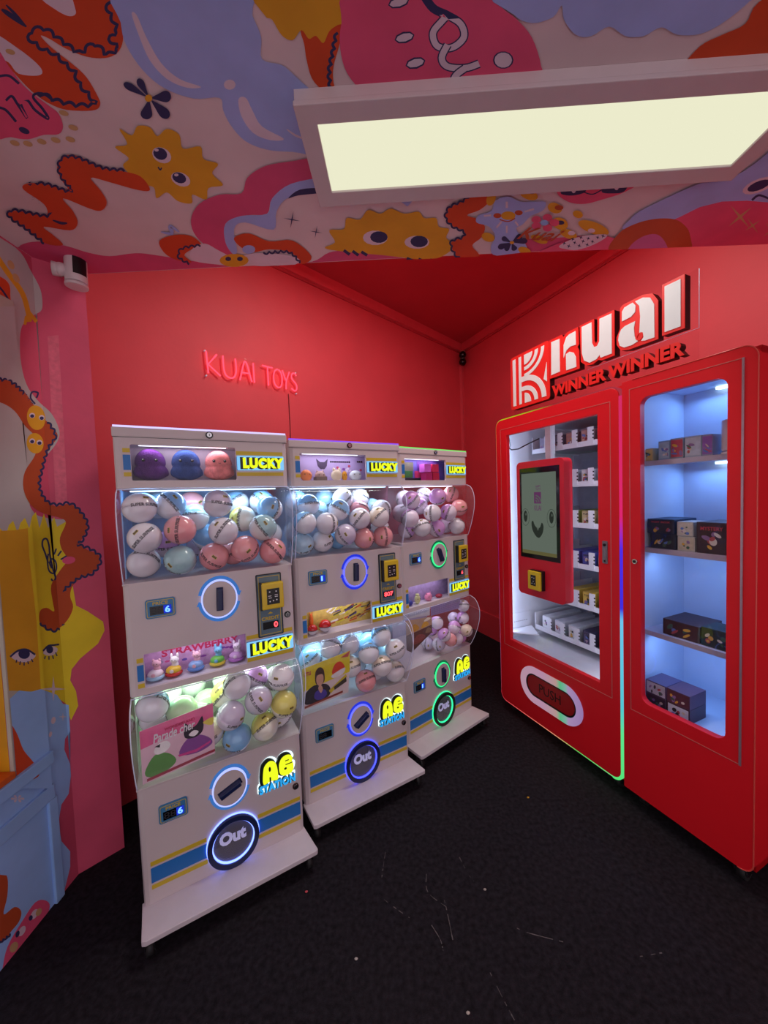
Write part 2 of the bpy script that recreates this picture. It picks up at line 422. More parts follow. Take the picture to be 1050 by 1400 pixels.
cfig('painted_orange_strip', ([(412, 36), (416, 60), (420, 85), (430, 112), (462, 138), (456, 112), (456, 90), (464, 60), (468, 34), (440, 20)], ORANGE),
 ([(370, 18), (385, 22), (384, 40), (376, 32)], ORANGE), scal([(462, 44), (457, 70), (452, 100), (456, 132)], 11, 4, 4, NAVY),
 ([(350, -15), (362, 20), (372, 26), (385, 47), (400, 54), (412, 40), (422, 52), (432, 48), (442, 58), (450, 42), (462, 33), (472, 30), (474, 8), (472, -15)], YELLOW))
cfig('painted_pink_blob', ([(484, -20), (467, 30), (465, 65), (475, 100), (500, 125), (545, 136), (640, 136), (740, 124), (740, 90), (727, 50), (705, 24), (685, 8), (672, -20)], ROSE),
 *[it for pts in ([(578, -10), (592, 10), (612, 20), (630, 32), (634, 50), (618, 64), (598, 62), (592, 44), (604, 28), (610, 22)], [(612, 60), (604, 78), (612, 90), (636, 92), (655, 86)], [(636, 92), (622, 104), (620, 122), (634, 128)]) for it in (stroke(pts, 12, NAVY), stroke(pts, 8.5, WHITE))],
 (E_(688, 81, 14, 12), NAVY, NS), (E_(688, 81, 12, 10.5), WHITE, NS),
 *[it for c, s_ in (((545, 2), 13), ((553, 50), 12), ((568, 85), 12), ((586, 118), 14)) for it in ((E_(c[0], c[1], s_+2, 8, -15, 8), NAVY, NS), (E_(c[0], c[1], s_, 5.5, -15, 8), WHITE, NS))])
cfig('painted_blue_cloud', ([(691, -15), (703, 19), (728, 30), (756, 22), (768, 6), (771, 25), (787, 46), (808, 48), (833, 35), (855, 48), (880, 48), (904, 36), (926, 46), (957, 45), (988, 30), (1025, 0), (1030, -15)], BLUE))
cfig('painted_orange_wave', ([(930, 96), (957, 62), (988, 46), (1019, 31), (1037, 2), (1090, -20), (1120, 40), (1060, 78), (1000, 90), (960, 92)], ORANGE))
cfig('painted_navy_flower', *[(petal(204, 133, x, y, w_), NAVY) for x, y, w_ in ((170, 113, 5), (189, 107, 5), (233, 130, 8), (230, 159, 7), (199, 161, 8))], (E_(203, 133, 5, 5), YELLOW, NS))
def sunpts(P): return P
cfig('painted_sun',
 ([(163, 175), (180, 184), (188, 171), (205, 173), (215, 185), (228, 175), (245, 183), (250, 202), (274, 199), (278, 216), (298, 223), (290, 236), (305, 252), (285, 256), (282, 272), (263, 265), (262, 277), (243, 274), (228, 262), (214, 270), (210, 255), (192, 251), (180, 240), (168, 225), (176, 215), (157, 200), (174, 196)], YELLOW),
 (E_(221, 211, 14, 10, 30), WHITE, NS), (E_(219, 209, 10, 8, 30), NAVY, NS), (E_(214, 204, 3, 2), WHITE, NS), (E_(247, 244, 14, 9, 25), WHITE, NS), (E_(245, 242, 10, 7, 25), NAVY, NS), (E_(241, 238, 3, 2), WHITE, NS), stroke([(216, 227), (219, 231), (221, 228)], 2, NAVY))
cfig('painted_snake',
 ([(205, 258), (190, 259), (150, 248), (124, 242), (138, 260), (146, 276), (138, 287), (122, 284), (86, 270), (100, 288), (106, 304), (96, 314), (60, 309), (72, 320), (86, 334), (60, 331), (25, 305), (9, 292), (16, 287), (45, 290), (64, 293), (60, 278), (32, 258), (36, 250), (60, 250), (92, 258), (84, 245), (78, 228), (86, 213), (106, 212), (140, 228), (168, 233), (192, 240)], ORANGE),
 scal([(170, 233), (140, 230), (106, 216), (86, 216), (82, 230), (88, 244), (100, 258), (92, 262), (62, 252), (38, 252), (36, 260), (62, 278), (70, 290), (62, 296), (20, 288), (14, 294), (34, 308), (62, 330)], 10, 3.5, 3, NAVY), stroke([(72, 300), (84, 304), (92, 304)], 4, NAVY, True))
cfig('painted_rainbow_cloud',
 ([(440, 215), (400, 219), (362, 226), (338, 242), (330, 263), (300, 265), (272, 278), (261, 300), (268, 322), (290, 340), (318, 348), (312, 320), (318, 300), (340, 293), (365, 291), (372, 270), (398, 250), (445, 242)], PINK),
 ([(445, 242), (398, 250), (372, 270), (365, 291), (330, 294), (308, 305), (308, 330), (318, 346), (324, 342), (320, 312), (335, 303), (374, 313), (378, 288), (396, 268), (445, 256)], BLUE), ([(442, 256), (410, 258), (394, 270), (408, 266), (442, 262)], NAVY))
cfig('painted_caterpillar',
 ([(218, 328), (240, 320), (262, 322), (276, 335), (262, 340), (252, 348), (262, 358), (240, 354), (224, 344)], ORANGE), ([(320, 324), (340, 318), (368, 329), (400, 328), (426, 350), (412, 360), (398, 344), (368, 340), (345, 344), (328, 336)], ORANGE),
 ([(262, 340), (280, 332), (300, 342), (320, 350), (350, 345), (395, 348), (410, 356), (390, 364), (340, 362), (290, 360), (262, 354)], WHITE),
 scal([(274, 336), (250, 340), (246, 350), (260, 358)], 8, 3, 2.5, NAVY), scal([(360, 344), (395, 342), (412, 358)], 8, 3, 2.5, NAVY), (E_(320, 355, 20, 9), YELLOW, NS), (E_(312, 353, 4, 3), NAVY, NS), (E_(328, 353, 4, 3), NAVY, NS), (E_(340, 340, 9, 6), BLUE, NS), stroke([(220, 316), (235, 318), (232, 308), (245, 316)], 5, BLUE, True))
cfig('painted_sun',
 ([(444, 338), (458, 330), (450, 314), (470, 312), (474, 297), (492, 299), (503, 286), (520, 291), (534, 284), (553, 291), (572, 288), (580, 297), (596, 297), (600, 309), (614, 312), (610, 324), (620, 333), (612, 345), (585, 354), (525, 348), (470, 343)], YELLOW),
 (E_(513, 324, 17, 10), WHITE, NS), (E_(518, 323, 12, 8), NAVY, NS), (E_(570, 330, 17, 9), WHITE, NS), (E_(573, 329, 12, 8), NAVY, NS),
 stroke([(470, 341), (478, 347)], 4, NAVY), stroke([(482, 342), (490, 348)], 4, NAVY), stroke([(494, 343), (502, 348)], 4, NAVY), stroke([(556, 352), (566, 356)], 4, NAVY), stroke([(572, 353), (582, 357)], 4, NAVY), stroke([(588, 354), (600, 357)], 4, NAVY))
Z7 = lambda a, b_: (600+a*.285714, 240+b_*.285714)
q7 = lambda L: [Z7(*p) for p in L]
cfig('painted_orange_wave', (q7([(175, 70), (248, 68), (240, 120), (195, 160), (135, 185), (190, 205), (220, 240), (205, 290), (160, 330), (190, 370), (205, 420), (120, 420), (75, 370), (60, 315), (115, 290), (120, 260), (62, 235), (32, 195), (45, 155), (95, 125)]), ORANGE),
 scal(q7([(165, 80), (120, 120), (55, 150), (38, 195), (70, 235), (125, 262), (118, 295), (65, 315), (78, 365), (118, 400)]), 9, 3, 2.6, NAVY))
cfig('painted_flower_creature', (q7([(180, 220), (190, 185), (250, 165), (270, 115), (330, 95), (390, 120), (450, 120), (510, 122), (500, 160), (440, 190), (400, 230), (370, 250), (400, 300), (420, 350), (350, 380), (260, 375), (250, 330), (270, 290), (240, 240)]), BLUE),
 (E_(*Z7(280, 187), 5.5, 3.5), BRICK, NS), (E_(*Z7(382, 173), 5.5, 3.5), BRICK, NS), (E_(*Z7(332, 187), 10, 6), YELLOW, NS), stroke(q7([(290, 205), (330, 215), (365, 200)]), 1.6, BRICK),
 stroke(q7([(325, 120), (325, 150)]), 3, WHITE), stroke(q7([(215, 188), (250, 185)]), 2.5, WHITE), stroke(q7([(410, 168), (455, 155)]), 2.5, WHITE), stroke(q7([(275, 245), (300, 215)]), 2.5, WHITE), stroke(q7([(365, 215), (380, 235)]), 2.5, WHITE), stroke(q7([(325, 235), (325, 270)]), 2.5, WHITE))
cfig('painted_yellow_petals', *[(E_(*Z7(a, b_), rx, ry, 20), YELLOW) for a, b_, rx, ry in ((250, 105, 6, 10), (430, 85, 13, 7), (555, 150, 10, 7), (665, 180, 7, 5), (580, 225, 11, 8), (620, 275, 12, 6), (740, 245, 22, 8), (235, 290, 9, 6), (410, 355, 9, 5), (480, 300, 12, 5))],
 (E_(*Z7(445, 72), 5, 3), NAVY, NS), (E_(*Z7(575, 148), 6, 3.5), BRICK, NS), (E_(*Z7(583, 220), 5, 3), NAVY, NS), (E_(*Z7(408, 370), 4, 2), NAVY, NS), (E_(*Z7(635, 270), 5, 3), WHITE, NS), (E_(*Z7(730, 258), 5, 3), WHITE, NS))
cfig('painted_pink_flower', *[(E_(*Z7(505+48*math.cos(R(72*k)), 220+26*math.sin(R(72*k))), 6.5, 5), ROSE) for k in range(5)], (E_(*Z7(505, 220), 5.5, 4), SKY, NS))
cfig('painted_navy_flower', *[(petal(*Z7(348, 315), *Z7(x, y), w_), NAVY) for x, y, w_ in ((303, 292, 3.5), (285, 340, 4), (395, 280, 4), (422, 305, 4), (365, 352, 4), (318, 352, 3.5))], (E_(*Z7(350, 315), 3, 2.2), YELLOW, NS))
cfig('painted_pink_hill', (q7([(430, 385), (500, 350), (600, 310), (700, 290), (800, 285), (860, 310), (900, 400), (600, 430), (440, 430)]), ROSE), (q7([(575, 335), (600, 315), (680, 285), (790, 275), (800, 290), (740, 325), (660, 350), (600, 345)]), WHITE),
 *[(star4(*Z7(a, b_), 3.2, .3, 20), NAVY, NS) for a, b_ in ((600, 318), (622, 332), (650, 315), (672, 330), (640, 298), (690, 308), (715, 295), (735, 310), (760, 290), (710, 325), (680, 290), (785, 283))])
cfig('painted_pink_bowl', (q7([(562, 55), (575, 90), (630, 122), (700, 128), (780, 108), (880, 75), (935, 32), (700, 28), (570, 40)]), ROSE), (q7([(585, 80), (600, 50), (690, 48), (700, 72), (640, 88)]), NAVY), (q7([(780, 72), (800, 42), (900, 30), (885, 70), (830, 78)]), NAVY), stroke(q7([(690, 70), (735, 82), (780, 60)]), 1.6, NAVY), (E_(*Z7(748, 46), 6, 2.5), WHITE, NS), (E_(*Z7(645, 62), 3, 4), WHITE, NS), (E_(*Z7(850, 48), 3, 4), WHITE, NS))
Z8 = lambda a, b_: (850+a/5.25, 180+b_/5.25)
q8 = lambda L: [Z8(*p) for p in L]
cfig('painted_blue_cloud', (q8([(40, 700), (60, 620), (130, 560), (300, 475), (480, 392), (650, 330), (820, 300), (950, 220), (1200, 60), (1400, 300), (1200, 700), (600, 700)]), BLUE),
 (E_(*Z8(985, 375), 24, 9, -22), WHITE, NS), (E_(*Z8(985, 375), 17, 6, -22), NAVY, NS), stroke(q8([(935, 480), (985, 445), (1060, 470)]), 3, NAVY))
cfig('painted_red_hill', (q8([(280, 860), (330, 640), (420, 600), (560, 530), (720, 490), (900, 484), (1100, 500), (1300, 560), (1300, 900), (400, 900)]), ROSE, False),
 (q8([(-80, 860), (-20, 720), (100, 650), (240, 615), (380, 618), (460, 670), (492, 740), (490, 860), (300, 900)]), BRICK), (q8([(40, 860), (80, 790), (170, 735), (260, 730), (320, 800), (330, 900), (100, 900)]), MAUVE),
 (star4(*Z8(850, 600), 21, .12, -40), TAN, NS), (star4(*Z8(940, 663), 13, .12, -35), TAN, NS), (star4(*Z8(1075, 700), 14, .12, -35), TAN, NS))
cfig('painted_sparkles', (star4(399, 298, 12, .1, 10), NAVY, NS), (star4(432, 315, 9, .1, 10), NAVY, NS), ([(546, 272), (566, 270), (557, 280)], BLUE, NS))
# small script word on the ceiling
g = MB(); V, Fc = text_mesh('Kuai', .01, shear=.3); tcoord = []
a0, a1, a2 = Z7(372, 295), Z7(560, 308), Z7(410, 238)
for vx, vy, vz in V:
    if vz > .5:
        pass
P0 = on_z(*a0, ZC); PX = on_z(*a1, ZC)-P0; PY = on_z(*a2, ZC)-P0
me = bpy.data.meshes.new('painted_word'); me.from_pydata([tuple(P0+PX*a+PY*b_+Vector((0, 0, -.006-.0005*c))) for a, b_, c in V], [], Fc); me.materials.append(BRICK)
o = bpy.data.objects.new('painted_word', me); SC.collection.objects.link(o); o.parent = ceil

# ---- left wall painting: casing (proud) | wall | pillar facet
L1 = lambda p: p[0]-(12.5+(p[1]-326.7)*(71.6-12.5)/(1075.2-326.7))          # casing edge
L2 = lambda p: p[0]-(42.7+(p[1]-351.1)*(107.3-42.7)/(1195.2-351.1))          # bend
L3 = lambda p: (115.1+(p[1]-373.9)*(170.3-115.1)/(1158.3-373.9))-p[0]        # pillar's far edge
XC = XL+.014
_wd = [0.0004]
def wfig(name, *items, casing=True):
    g = MB()
    for it in items:
        P, m = it[0], it[1]; Q = P if (len(it) > 2 and it[2] is False) else smooth(P, 4)
        _wd[0] += .00003
        for f1, f2, PL, N in ((lambda p: -L1(p), lambda p: min(1078-p[1], p[1]-419), (XC+_wd[0], 0, 0), (1, 0, 0)), (lambda p: -L1(p), lambda p: p[1]-1078, (XL+_wd[0], 0, 0), (1, 0, 0)), (lambda p: -L1(p), lambda p: 419-p[1], (XL+_wd[0]+1e-7, 0, 0), (1, 0, 0)), (L1, lambda p: -L2(p), (XL+_wd[0], 0, 0), (1, 0, 0)),
                            (L2, L3, (XL+_wd[0]*.707, 1.42-_wd[0]*.707, 0), (.7071, -.7071, 0))):
            W = clip_half(clip_half(Q, f1), f2)
            if len(W) < 3: continue
            W3 = [on_plane(x, y, PL, N) for x, y in W]
            W3 = [v for v in W3]
            if PL[1] == 0:
                W2 = clip_half([(v.y, v.z) for v in W3], lambda p: p[1]-.002)
                W2 = clip_half(W2, lambda p: ZC-.002-p[1])
                if PL[0] > XC-.001: W2 = clip_half(W2, lambda p: p[0]-1.2)
                elif f1 is not L1: W2 = clip_half(W2, (lambda p: p[1]-2.21) if sum(q[1] for q in W)/len(W) < 700 else (lambda p: .56-p[1]))
                if len(W2) < 3: continue
                M = Matrix(((0, 0, 1, PL[0]), (1, 0, 0, 0), (0, 1, 0, 0), (0, 0, 0, 1)))
            else:
                W2 = [((v.x-XL-_wd[0]*.707)*1.41421, v.z) for v in W3]
                W2 = clip_half(clip_half(W2, lambda p: p[1]-.002), lambda p: ZC-.002-p[1])
                if len(W2) < 3: continue
                k = .70711
                M = Matrix(((k, 0, 0, PL[0]), (k, 0, 0, PL[1]), (0, 1, 0, 0), (0, 0, 0, 1)))
            g.ext([W2], M, 0, m)
    return g.build(name, wall_left)
# window casing, sill and panel rails on the left wall
frame_m = mat('casing_white_paint', 'b9b0a4', .6, var=.05, scale=8)
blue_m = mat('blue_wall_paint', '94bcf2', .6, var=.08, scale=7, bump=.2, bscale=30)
win = empty('window_1', (XL, .8, .5)); S(win)
def bx(name, y0, y1, z0, z1, x0, x1, m, parent):
    g = MB(); g.box(x0-XL, x1-XL, y0-.8, y1-.8, z0-.5, z1-.5, m, .003); return g.build(name, parent)
bx('window_casing', 1.195, 1.325, .56, 2.235, XL, XC, frame_m, win)
bx('window_casing', .40, 1.195, 2.205, 2.235, XL, XC, frame_m, win)
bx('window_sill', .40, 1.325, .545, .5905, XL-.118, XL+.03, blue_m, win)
ystop = mat('painted_yellow_reveal', 'd79a14', .55, var=.1, scale=8); ostop = mat('painted_orange_reveal', 'd2590f', .5, var=.12, scale=8)
bx('window_stop', 1.165, 1.194, .95, 2.205, XL-.10, XL-.06, ystop, win); bx('window_stop', 1.160, 1.194, .591, .95, XL-.10, XL-.05, ostop, win); bx('window_stop', .60, 1.194, .591, .612, XL-.115, XL+.022, ostop, win)
bx('window_frame', .47, 1.165, .585, .65, XL-.10, XL-.075, frame_m, win); bx('window_frame', .47, 1.165, 2.14, 2.205, XL-.10, XL-.075, frame_m, win)
bx('window_frame', 1.12, 1.165, .65, 2.14, XL-.10, XL-.075, mat('grey_sash', '6f6c64', .5), win); bx('window_frame', .45, .5, .65, 2.14, XL-.10, XL-.075, frame_m, win)
pane = bx('glass_pane', .5, 1.12, .65, 2.14, XL-.092, XL-.086, clear('window_glass', (.9, .95, .93), 1.45), win)
gm = mat('green_marker', '2f9a50', .5)
g = MB()
for k, pts in enumerate(([(1.10, .80), (1.06, .86), (1.02, .83)], [(1.11, 1.02), (1.07, .98), (1.03, 1.03)], [(1.11, .92), (1.08, .94), (1.05, .90)])):
    Q = ribbon(smooth(pts, 6, False), .02); g.ext([[(a-.8, b_-.5) for a, b_ in Q]], Matrix(((0, 0, 1, -.0855), (1, 0, 0, 0), (0, 1, 0, 0), (0, 0, 0, 1))), 0, gm)
g.build('marker_writing', win)
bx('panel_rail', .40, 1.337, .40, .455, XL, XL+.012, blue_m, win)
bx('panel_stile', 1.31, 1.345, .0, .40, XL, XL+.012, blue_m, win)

wfig('worn_plaster_strip', ([(65, 460), (80, 458), (90, 640), (92, 690), (76, 690), (70, 560)], mat('worn_pink_plaster', 'd8647c', .7, var=.12, scale=60), False))
wfig('painted_white_cloud', ([(-60, 290), (0, 325), (28, 345), (42, 370), (55, 395), (58, 415), (56, 425), (48, 430), (34, 440), (28, 455), (28, 490), (36, 525), (52, 548), (70, 565), (80, 585), (80, 600), (66, 620), (40, 640), (32, 670), (40, 690), (52, 705), (80, 710), (92, 712), (86, 740), (60, 800), (-60, 800)], mat('mural_cloud_white', 'b9b0b0', .7, var=.05, scale=8)))
wfig('painted_yellow_arm', stroke([(-6, 348), (10, 372), (30, 400), (38, 425), (40, 440)], 7, YELLOW), stroke([(38, 425), (50, 440)], 5, YELLOW), stroke([(36, 432), (34, 444)], 4, YELLOW), (E_(15, 362, 4, 7, -30), TAN, NS), (E_(22, 380, 4, 7, -30), TAN, NS))
wfig('painted_orange_patch', ([(-30, 368), (0, 378), (12, 388), (14, 402), (10, 415), (-30, 402)], ORANGE), stroke([(-2, 391), (4, 398), (12, 410)], 2.5, NAVY))
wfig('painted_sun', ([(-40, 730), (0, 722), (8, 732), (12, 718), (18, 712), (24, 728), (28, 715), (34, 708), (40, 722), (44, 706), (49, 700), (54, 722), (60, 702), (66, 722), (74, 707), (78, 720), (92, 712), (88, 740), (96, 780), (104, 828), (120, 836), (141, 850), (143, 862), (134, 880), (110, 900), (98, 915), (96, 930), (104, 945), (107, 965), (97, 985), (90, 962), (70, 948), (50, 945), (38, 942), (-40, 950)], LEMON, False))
wfig('painted_yellow_casing', ([(-60, 728), (19, 725), (38, 722), (40, 760), (50, 850), (56, 945), (36, 945), (-60, 942)], YELLOW, False))
wfig('painted_snake',
 ([(-30, 515), (10, 520), (30, 532), (45, 552), (58, 570), (70, 582), (79, 596), (70, 610), (62, 625), (56, 645), (54, 665), (60, 680), (75, 692), (95, 689), (112, 700), (120, 715), (116, 730), (110, 742), (120, 752), (134, 758), (136, 770), (128, 782), (115, 788), (100, 800), (96, 815), (100, 830), (92, 848), (76, 862), (62, 860), (54, 850), (55, 835), (64, 831), (74, 836), (72, 822), (70, 800), (82, 780), (92, 765), (84, 750), (82, 735), (90, 715), (82, 708), (60, 702), (42, 690), (32, 668), (34, 645), (48, 622), (50, 600), (34, 582), (20, 562), (0, 550), (-30, 545)], BRICK),
 scal([(-4, 520), (14, 524), (28, 536), (42, 556)], 7, -4, 2.6, NAVY), scal([(64, 578), (74, 596), (64, 612), (56, 640), (52, 665), (62, 686), (78, 692), (95, 690), (108, 700), (118, 718), (112, 736), (104, 745), (122, 752), (136, 764), (126, 782), (108, 788), (92, 800), (86, 808), (98, 822), (98, 838), (84, 856), (70, 860), (56, 850)], 9, -3.5, 2.8, NAVY))
wfig('painted_yellow_faces', (E_(49.5, 571, 12.5, 17, -10), YELLOW), (E_(48, 606, 11.5, 14, -10), YELLOW), *[it for x, y in ((44, 568), (57, 571), (44, 603), (54, 605)) for it in ((E_(x, y, 4, 3.6), WHITE, NS), (E_(x, y+.8, 2.8, 2.4), NAVY, NS))], stroke([(48, 552), (42, 544), (44, 536), (52, 537), (50, 544)], 2.2, NAVY))
wfig('painted_music_note', stroke([(66, 770), (62, 757), (58, 746), (59, 738), (64, 737), (67, 746), (68, 757), (70, 768), (73, 780), (76, 790), (73, 795), (70, 791)], 2.4, NAVY), stroke([(66, 757), (65, 768), (67, 780), (73, 784), (77, 778), (76, 768), (71, 764), (68, 770), (71, 777)], 2.2, NAVY), stroke([(74, 758), (77, 750)], 2.2, NAVY), stroke([(79, 760), (84, 753)], 2.2, NAVY), stroke([(83, 765), (91, 760)], 2.2, NAVY), (E_(94, 766, 9, 5, -8), ROSE))
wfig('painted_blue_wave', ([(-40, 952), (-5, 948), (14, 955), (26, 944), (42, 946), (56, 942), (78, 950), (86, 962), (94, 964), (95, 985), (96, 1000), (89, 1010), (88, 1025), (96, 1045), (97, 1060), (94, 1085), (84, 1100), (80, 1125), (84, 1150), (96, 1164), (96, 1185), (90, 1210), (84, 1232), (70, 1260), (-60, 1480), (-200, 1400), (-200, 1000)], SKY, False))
wfig('painted_eyes', ([(14, 896), (26, 889), (38, 889), (49, 896), (38, 905), (24, 904)], WHITE), (E_(33, 894, 8, 7), NAVY, NS), stroke([(14, 898), (24, 890), (36, 888), (48, 895)], 2.6, NAVY), ([(59, 892), (66, 885), (74, 884), (79, 888), (74, 895), (64, 896)], WHITE), (E_(68, 888, 4.8, 5.5), NAVY, NS), stroke([(59, 890), (66, 883), (74, 882), (81, 881)], 2.4, NAVY),
 *[stroke([(a, b_), (c, d)], 1.6, NAVY) for a, b_, c, d in ((23, 902, 22, 906), (28, 904, 27, 909), (33, 905, 33, 910), (38, 904, 39, 908), (43, 901, 45, 905), (62, 897, 61, 901), (67, 897, 67, 902), (72, 896, 73, 901), (76, 892, 78, 897))])
wfig('painted_sparkles', (star4(73, 942, 17, .16, 90), WHITE, NS), (star4(86, 980, 6, .2, 90), WHITE, NS), (E_(73, 985, 3, 5, 15), WHITE, NS), (E_(69, 1004, 2, 4, 15), WHITE, NS), *[(petal(24, 1092, 24+9*math.cos(R(a)), 1092+5*math.sin(R(a)), 1.6), WHITE) for a in (0, 60, 120, 180, 240, 300)])
wfig('painted_orange_flame', ([(-40, 1120), (-20, 1060), (8, 985), (16, 991), (24, 1005), (32, 1025), (44, 1040), (52, 1052), (52, 1062), (30, 1072), (0, 1090)], ORANGE))
wfig('painted_orange_leaf', ([(-60, 1190), (0, 1196), (10, 1200), (10, 1225), (5, 1250), (20, 1240), (29, 1246), (26, 1260), (14, 1275), (8, 1285), (-10, 1290), (-60, 1300)], BRICK), scal([(-6, 1290), (4, 1284), (14, 1276)], 6, 2.5, 2.5, NAVY))
wfig('painted_pink_face', ([(2, 1330), (10, 1295), (30, 1260), (48, 1234), (62, 1231), (68, 1240), (58, 1262), (30, 1300), (4, 1340), (-6, 1348)], ROSE), (E_(47, 1250, 4, 8, 30), WHITE, NS), (E_(42, 1255, 2.6, 4, 20), NAVY, NS), (E_(30, 1273, 4, 8, 30), WHITE, NS), (E_(24, 1277, 2.6, 5, 20), NAVY, NS), (E_(19, 1295, 5, 8, 30), TAN, NS), (E_(53, 1247, 3.5, 6, 30), TAN, NS))

# ---- ceiling light panel
lp = empty('ceiling_light', (.452, 1.009, 2.41), R(-2.1)); tag(lp, 'long rectangular white-framed LED panel glowing cream on the painted ceiling', 'ceiling light')
alum = mat('white_powder_coat', 'c9b9bd', .45, var=.02)
MZ = Matrix.Identity(4)
g = MB(); g.ext([rect(-.625, .625, -.148, .152), rect(-.578, .578, -.100, .100)[::-1]], MZ, .012, alum); g.build('frame', lp, .002)
g = MB(); g.ext([rect(-.622, .622, -.145, .149), rect(-.58, .58, -.102, .102)[::-1]], Matrix.Translation((0, 0, .012)), .0275, alum); g.build('housing', lp)
g = MB(); g.box(-.578, .578, -.1, .1, .006, .011, glow('panel_diffuser', (1.0, .99, .72), PANEL_EMIT)); g.build('diffuser', lp)

# ---- second LED panel, on the high ceiling of the recess
lp2 = copy_tree(lp); lp2.location = (.48, 1.74, 3.07); lp2.rotation_euler = (0, 0, 0)
tag(lp2, 'white-framed LED panel on the high red ceiling, hidden behind the painted soffit'); lp2['category'] = 'ceiling light'
area_lamp('recess_lamp', (0, 0, -.004), (0, 0, -1), 1.15, .2, RECESS_W, (1, .93, .86), lp2)

# ---- floor debris
for i, (x, y, h, nm, lb) in enumerate(((722, 1091, 'd8a020', 'yellow', 'tiny yellow scrap lying on the black carpet between the machines and the red cabinet'), (419, 1220, 'd0505a', 'red', 'tiny red scrap on the black carpet by the nearest capsule machine shelf'), (487, 1312, 'b0aca8', 'pale', 'small pale scrap alone on the black carpet, lower left of centre'), (663, 1217, 'a8a098', 'grey', 'small greyish crumb on the black carpet in the middle of the floor'), (640, 1386, 'b8b0a8', 'chalk', 'small chalky crumb nearest to the viewer on the black carpet'))):
    P = on_z(x, y, 0); g = MB()
    g.ell((0, 0, .003), .006, .004, .003, mat('scrap_'+nm, h, .8), 8, 5)
    o = g.build('carpet_scrap'); o.location = P; tag(o, lb, 'scrap')
# chalky scuffs ground into the carpet
scf = mat('carpet_scuff', '5d5658', .95, var=.3, scale=80)
g = MB()
for P in ([(527, 1165), (524, 1185), (522, 1200)], [(525, 1230), (545, 1245), (560, 1255)], [(583, 1195), (585, 1220), (610, 1240)], [(590, 1265), (602, 1285), (606, 1300)], [(606, 1225), (612, 1250), (620, 1290)], [(700, 1265), (720, 1275), (770, 1288)], [(628, 1172), (640, 1195), (648, 1205)], [(875, 1308), (905, 1303)], [(670, 1330), (690, 1370), (705, 1398)]):
    Q = smooth(P, 6, False)
    for k in range(len(Q)-1):
        if random.random() < .3: continue
        a = on_z(*Q[k], 0); b_ = on_z(*Q[k+1], 0); a = (a.x, a.y); b_ = (b_.x, b_.y)
        g.ext([ribbon([a, b_], random.uniform(.001, .0035))], Matrix.Translation((0, 0, .0008)), 0, scf)
g.build('carpet_scuffs', bpy.data.objects['floor'])['kind'] = 'stuff'

# ================================================================= CAPSULE MACHINES
body_m = mat('machine_white_enamel', 'ccc2c4', .38, var=.02, scale=4)
inner_m = mat('machine_inner_white', 'd6d2dc', .5, var=.02)
shelf_m = mat('machine_shelf_white', 'd2cad2', .42, var=.03)
blue_s = mat('blue_stripe_vinyl', '1f72c0', .4, var=.03); yel_s = mat('yellow_stripe_vinyl', 'cdb32a', .4, var=.03)
navy_m = mat('navy_knob_plastic', '14204e', .35, var=.05); black_m = mat('black_plastic', '0d0d11', .35, var=.1)
chrome = mat('chrome', 'c8c8cc', .18, metal=1, var=.02); rubber = mat('dark_rubber', '1c1c1e', .6, var=.1)
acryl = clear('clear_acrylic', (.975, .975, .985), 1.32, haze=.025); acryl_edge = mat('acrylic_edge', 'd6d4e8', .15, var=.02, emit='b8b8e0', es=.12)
lucky_y = glow('lucky_letters_lit', (.90, 1.0, .02), 1.0); lucky_bk = glow('lucky_backlight', (.25, .62, 1.0), .95)
cyan_l = glow('station_letters_lit', (.03, .42, .95), .9); halo_w = glow('sign_halo_white', (.72, .95, 1.0), 1.6)
dgreen = mat('dark_green_black', '0c1c18', .4, var=.1)
disp_b = mat('display_surround_blue', '3c7fae', .4, var=.05); disp_k = mat('display_black', '070a10', .25, var=.1)
dig_b = glow('digit_blue', (.12, .3, 1.0), 2.6); dig_r = glow('digit_red', (1.0, .08, .10), 2.2); dig_glow = glow('digit_blue_bed', (.02, .05, .8), .7)
pay_g = mat('payment_panel_slate', '5a7484', .45, var=.05); pay_y = mat('reader_yellow', 'd8bc22', .4, var=.04, coat=.2)
print_w = mat('small_white_print', 'e4e4ea', .5, var=.02)
W, H = .576, 1.759
Z_UH, Z_LH = (.838, 1.228), (.088, .506)
Z_HD = (1.555, 1.759)
MACH = [((-.889, 1.211), 60.499), ((-.408, 1.608), 59.87), ((.085, 1.991), 52.31)]
RINGS = [dict(ring=(.36, .42, 1.0), rs=1.5, arc=(.08, .28, .85), aw=.55, strip=(.62, .55, 1.0), ss=1.3, out=(.16, .24, 1.0), os=3.6, u=88, l=22, price='6', lprice='6', credit='0', who='nearest'),
         dict(ring=(.08, .09, 1.0), rs=2.4, arc=(.03, .05, .85), aw=.8, strip=(.30, .10, .95), ss=1.0, out=(.05, .06, 1.0), os=3.2, u=88, l=34, price='1', lprice='', credit='807', who='middle'),
         dict(ring=(.03, .75, .22), rs=1.6, arc=(.02, .35, .15), aw=.4, strip=(.18, .75, .15), ss=1.1, out=(.03, .9, .30), os=2.0, u=112, l=90, price='6', lprice='1', credit='6', who='farthest')]

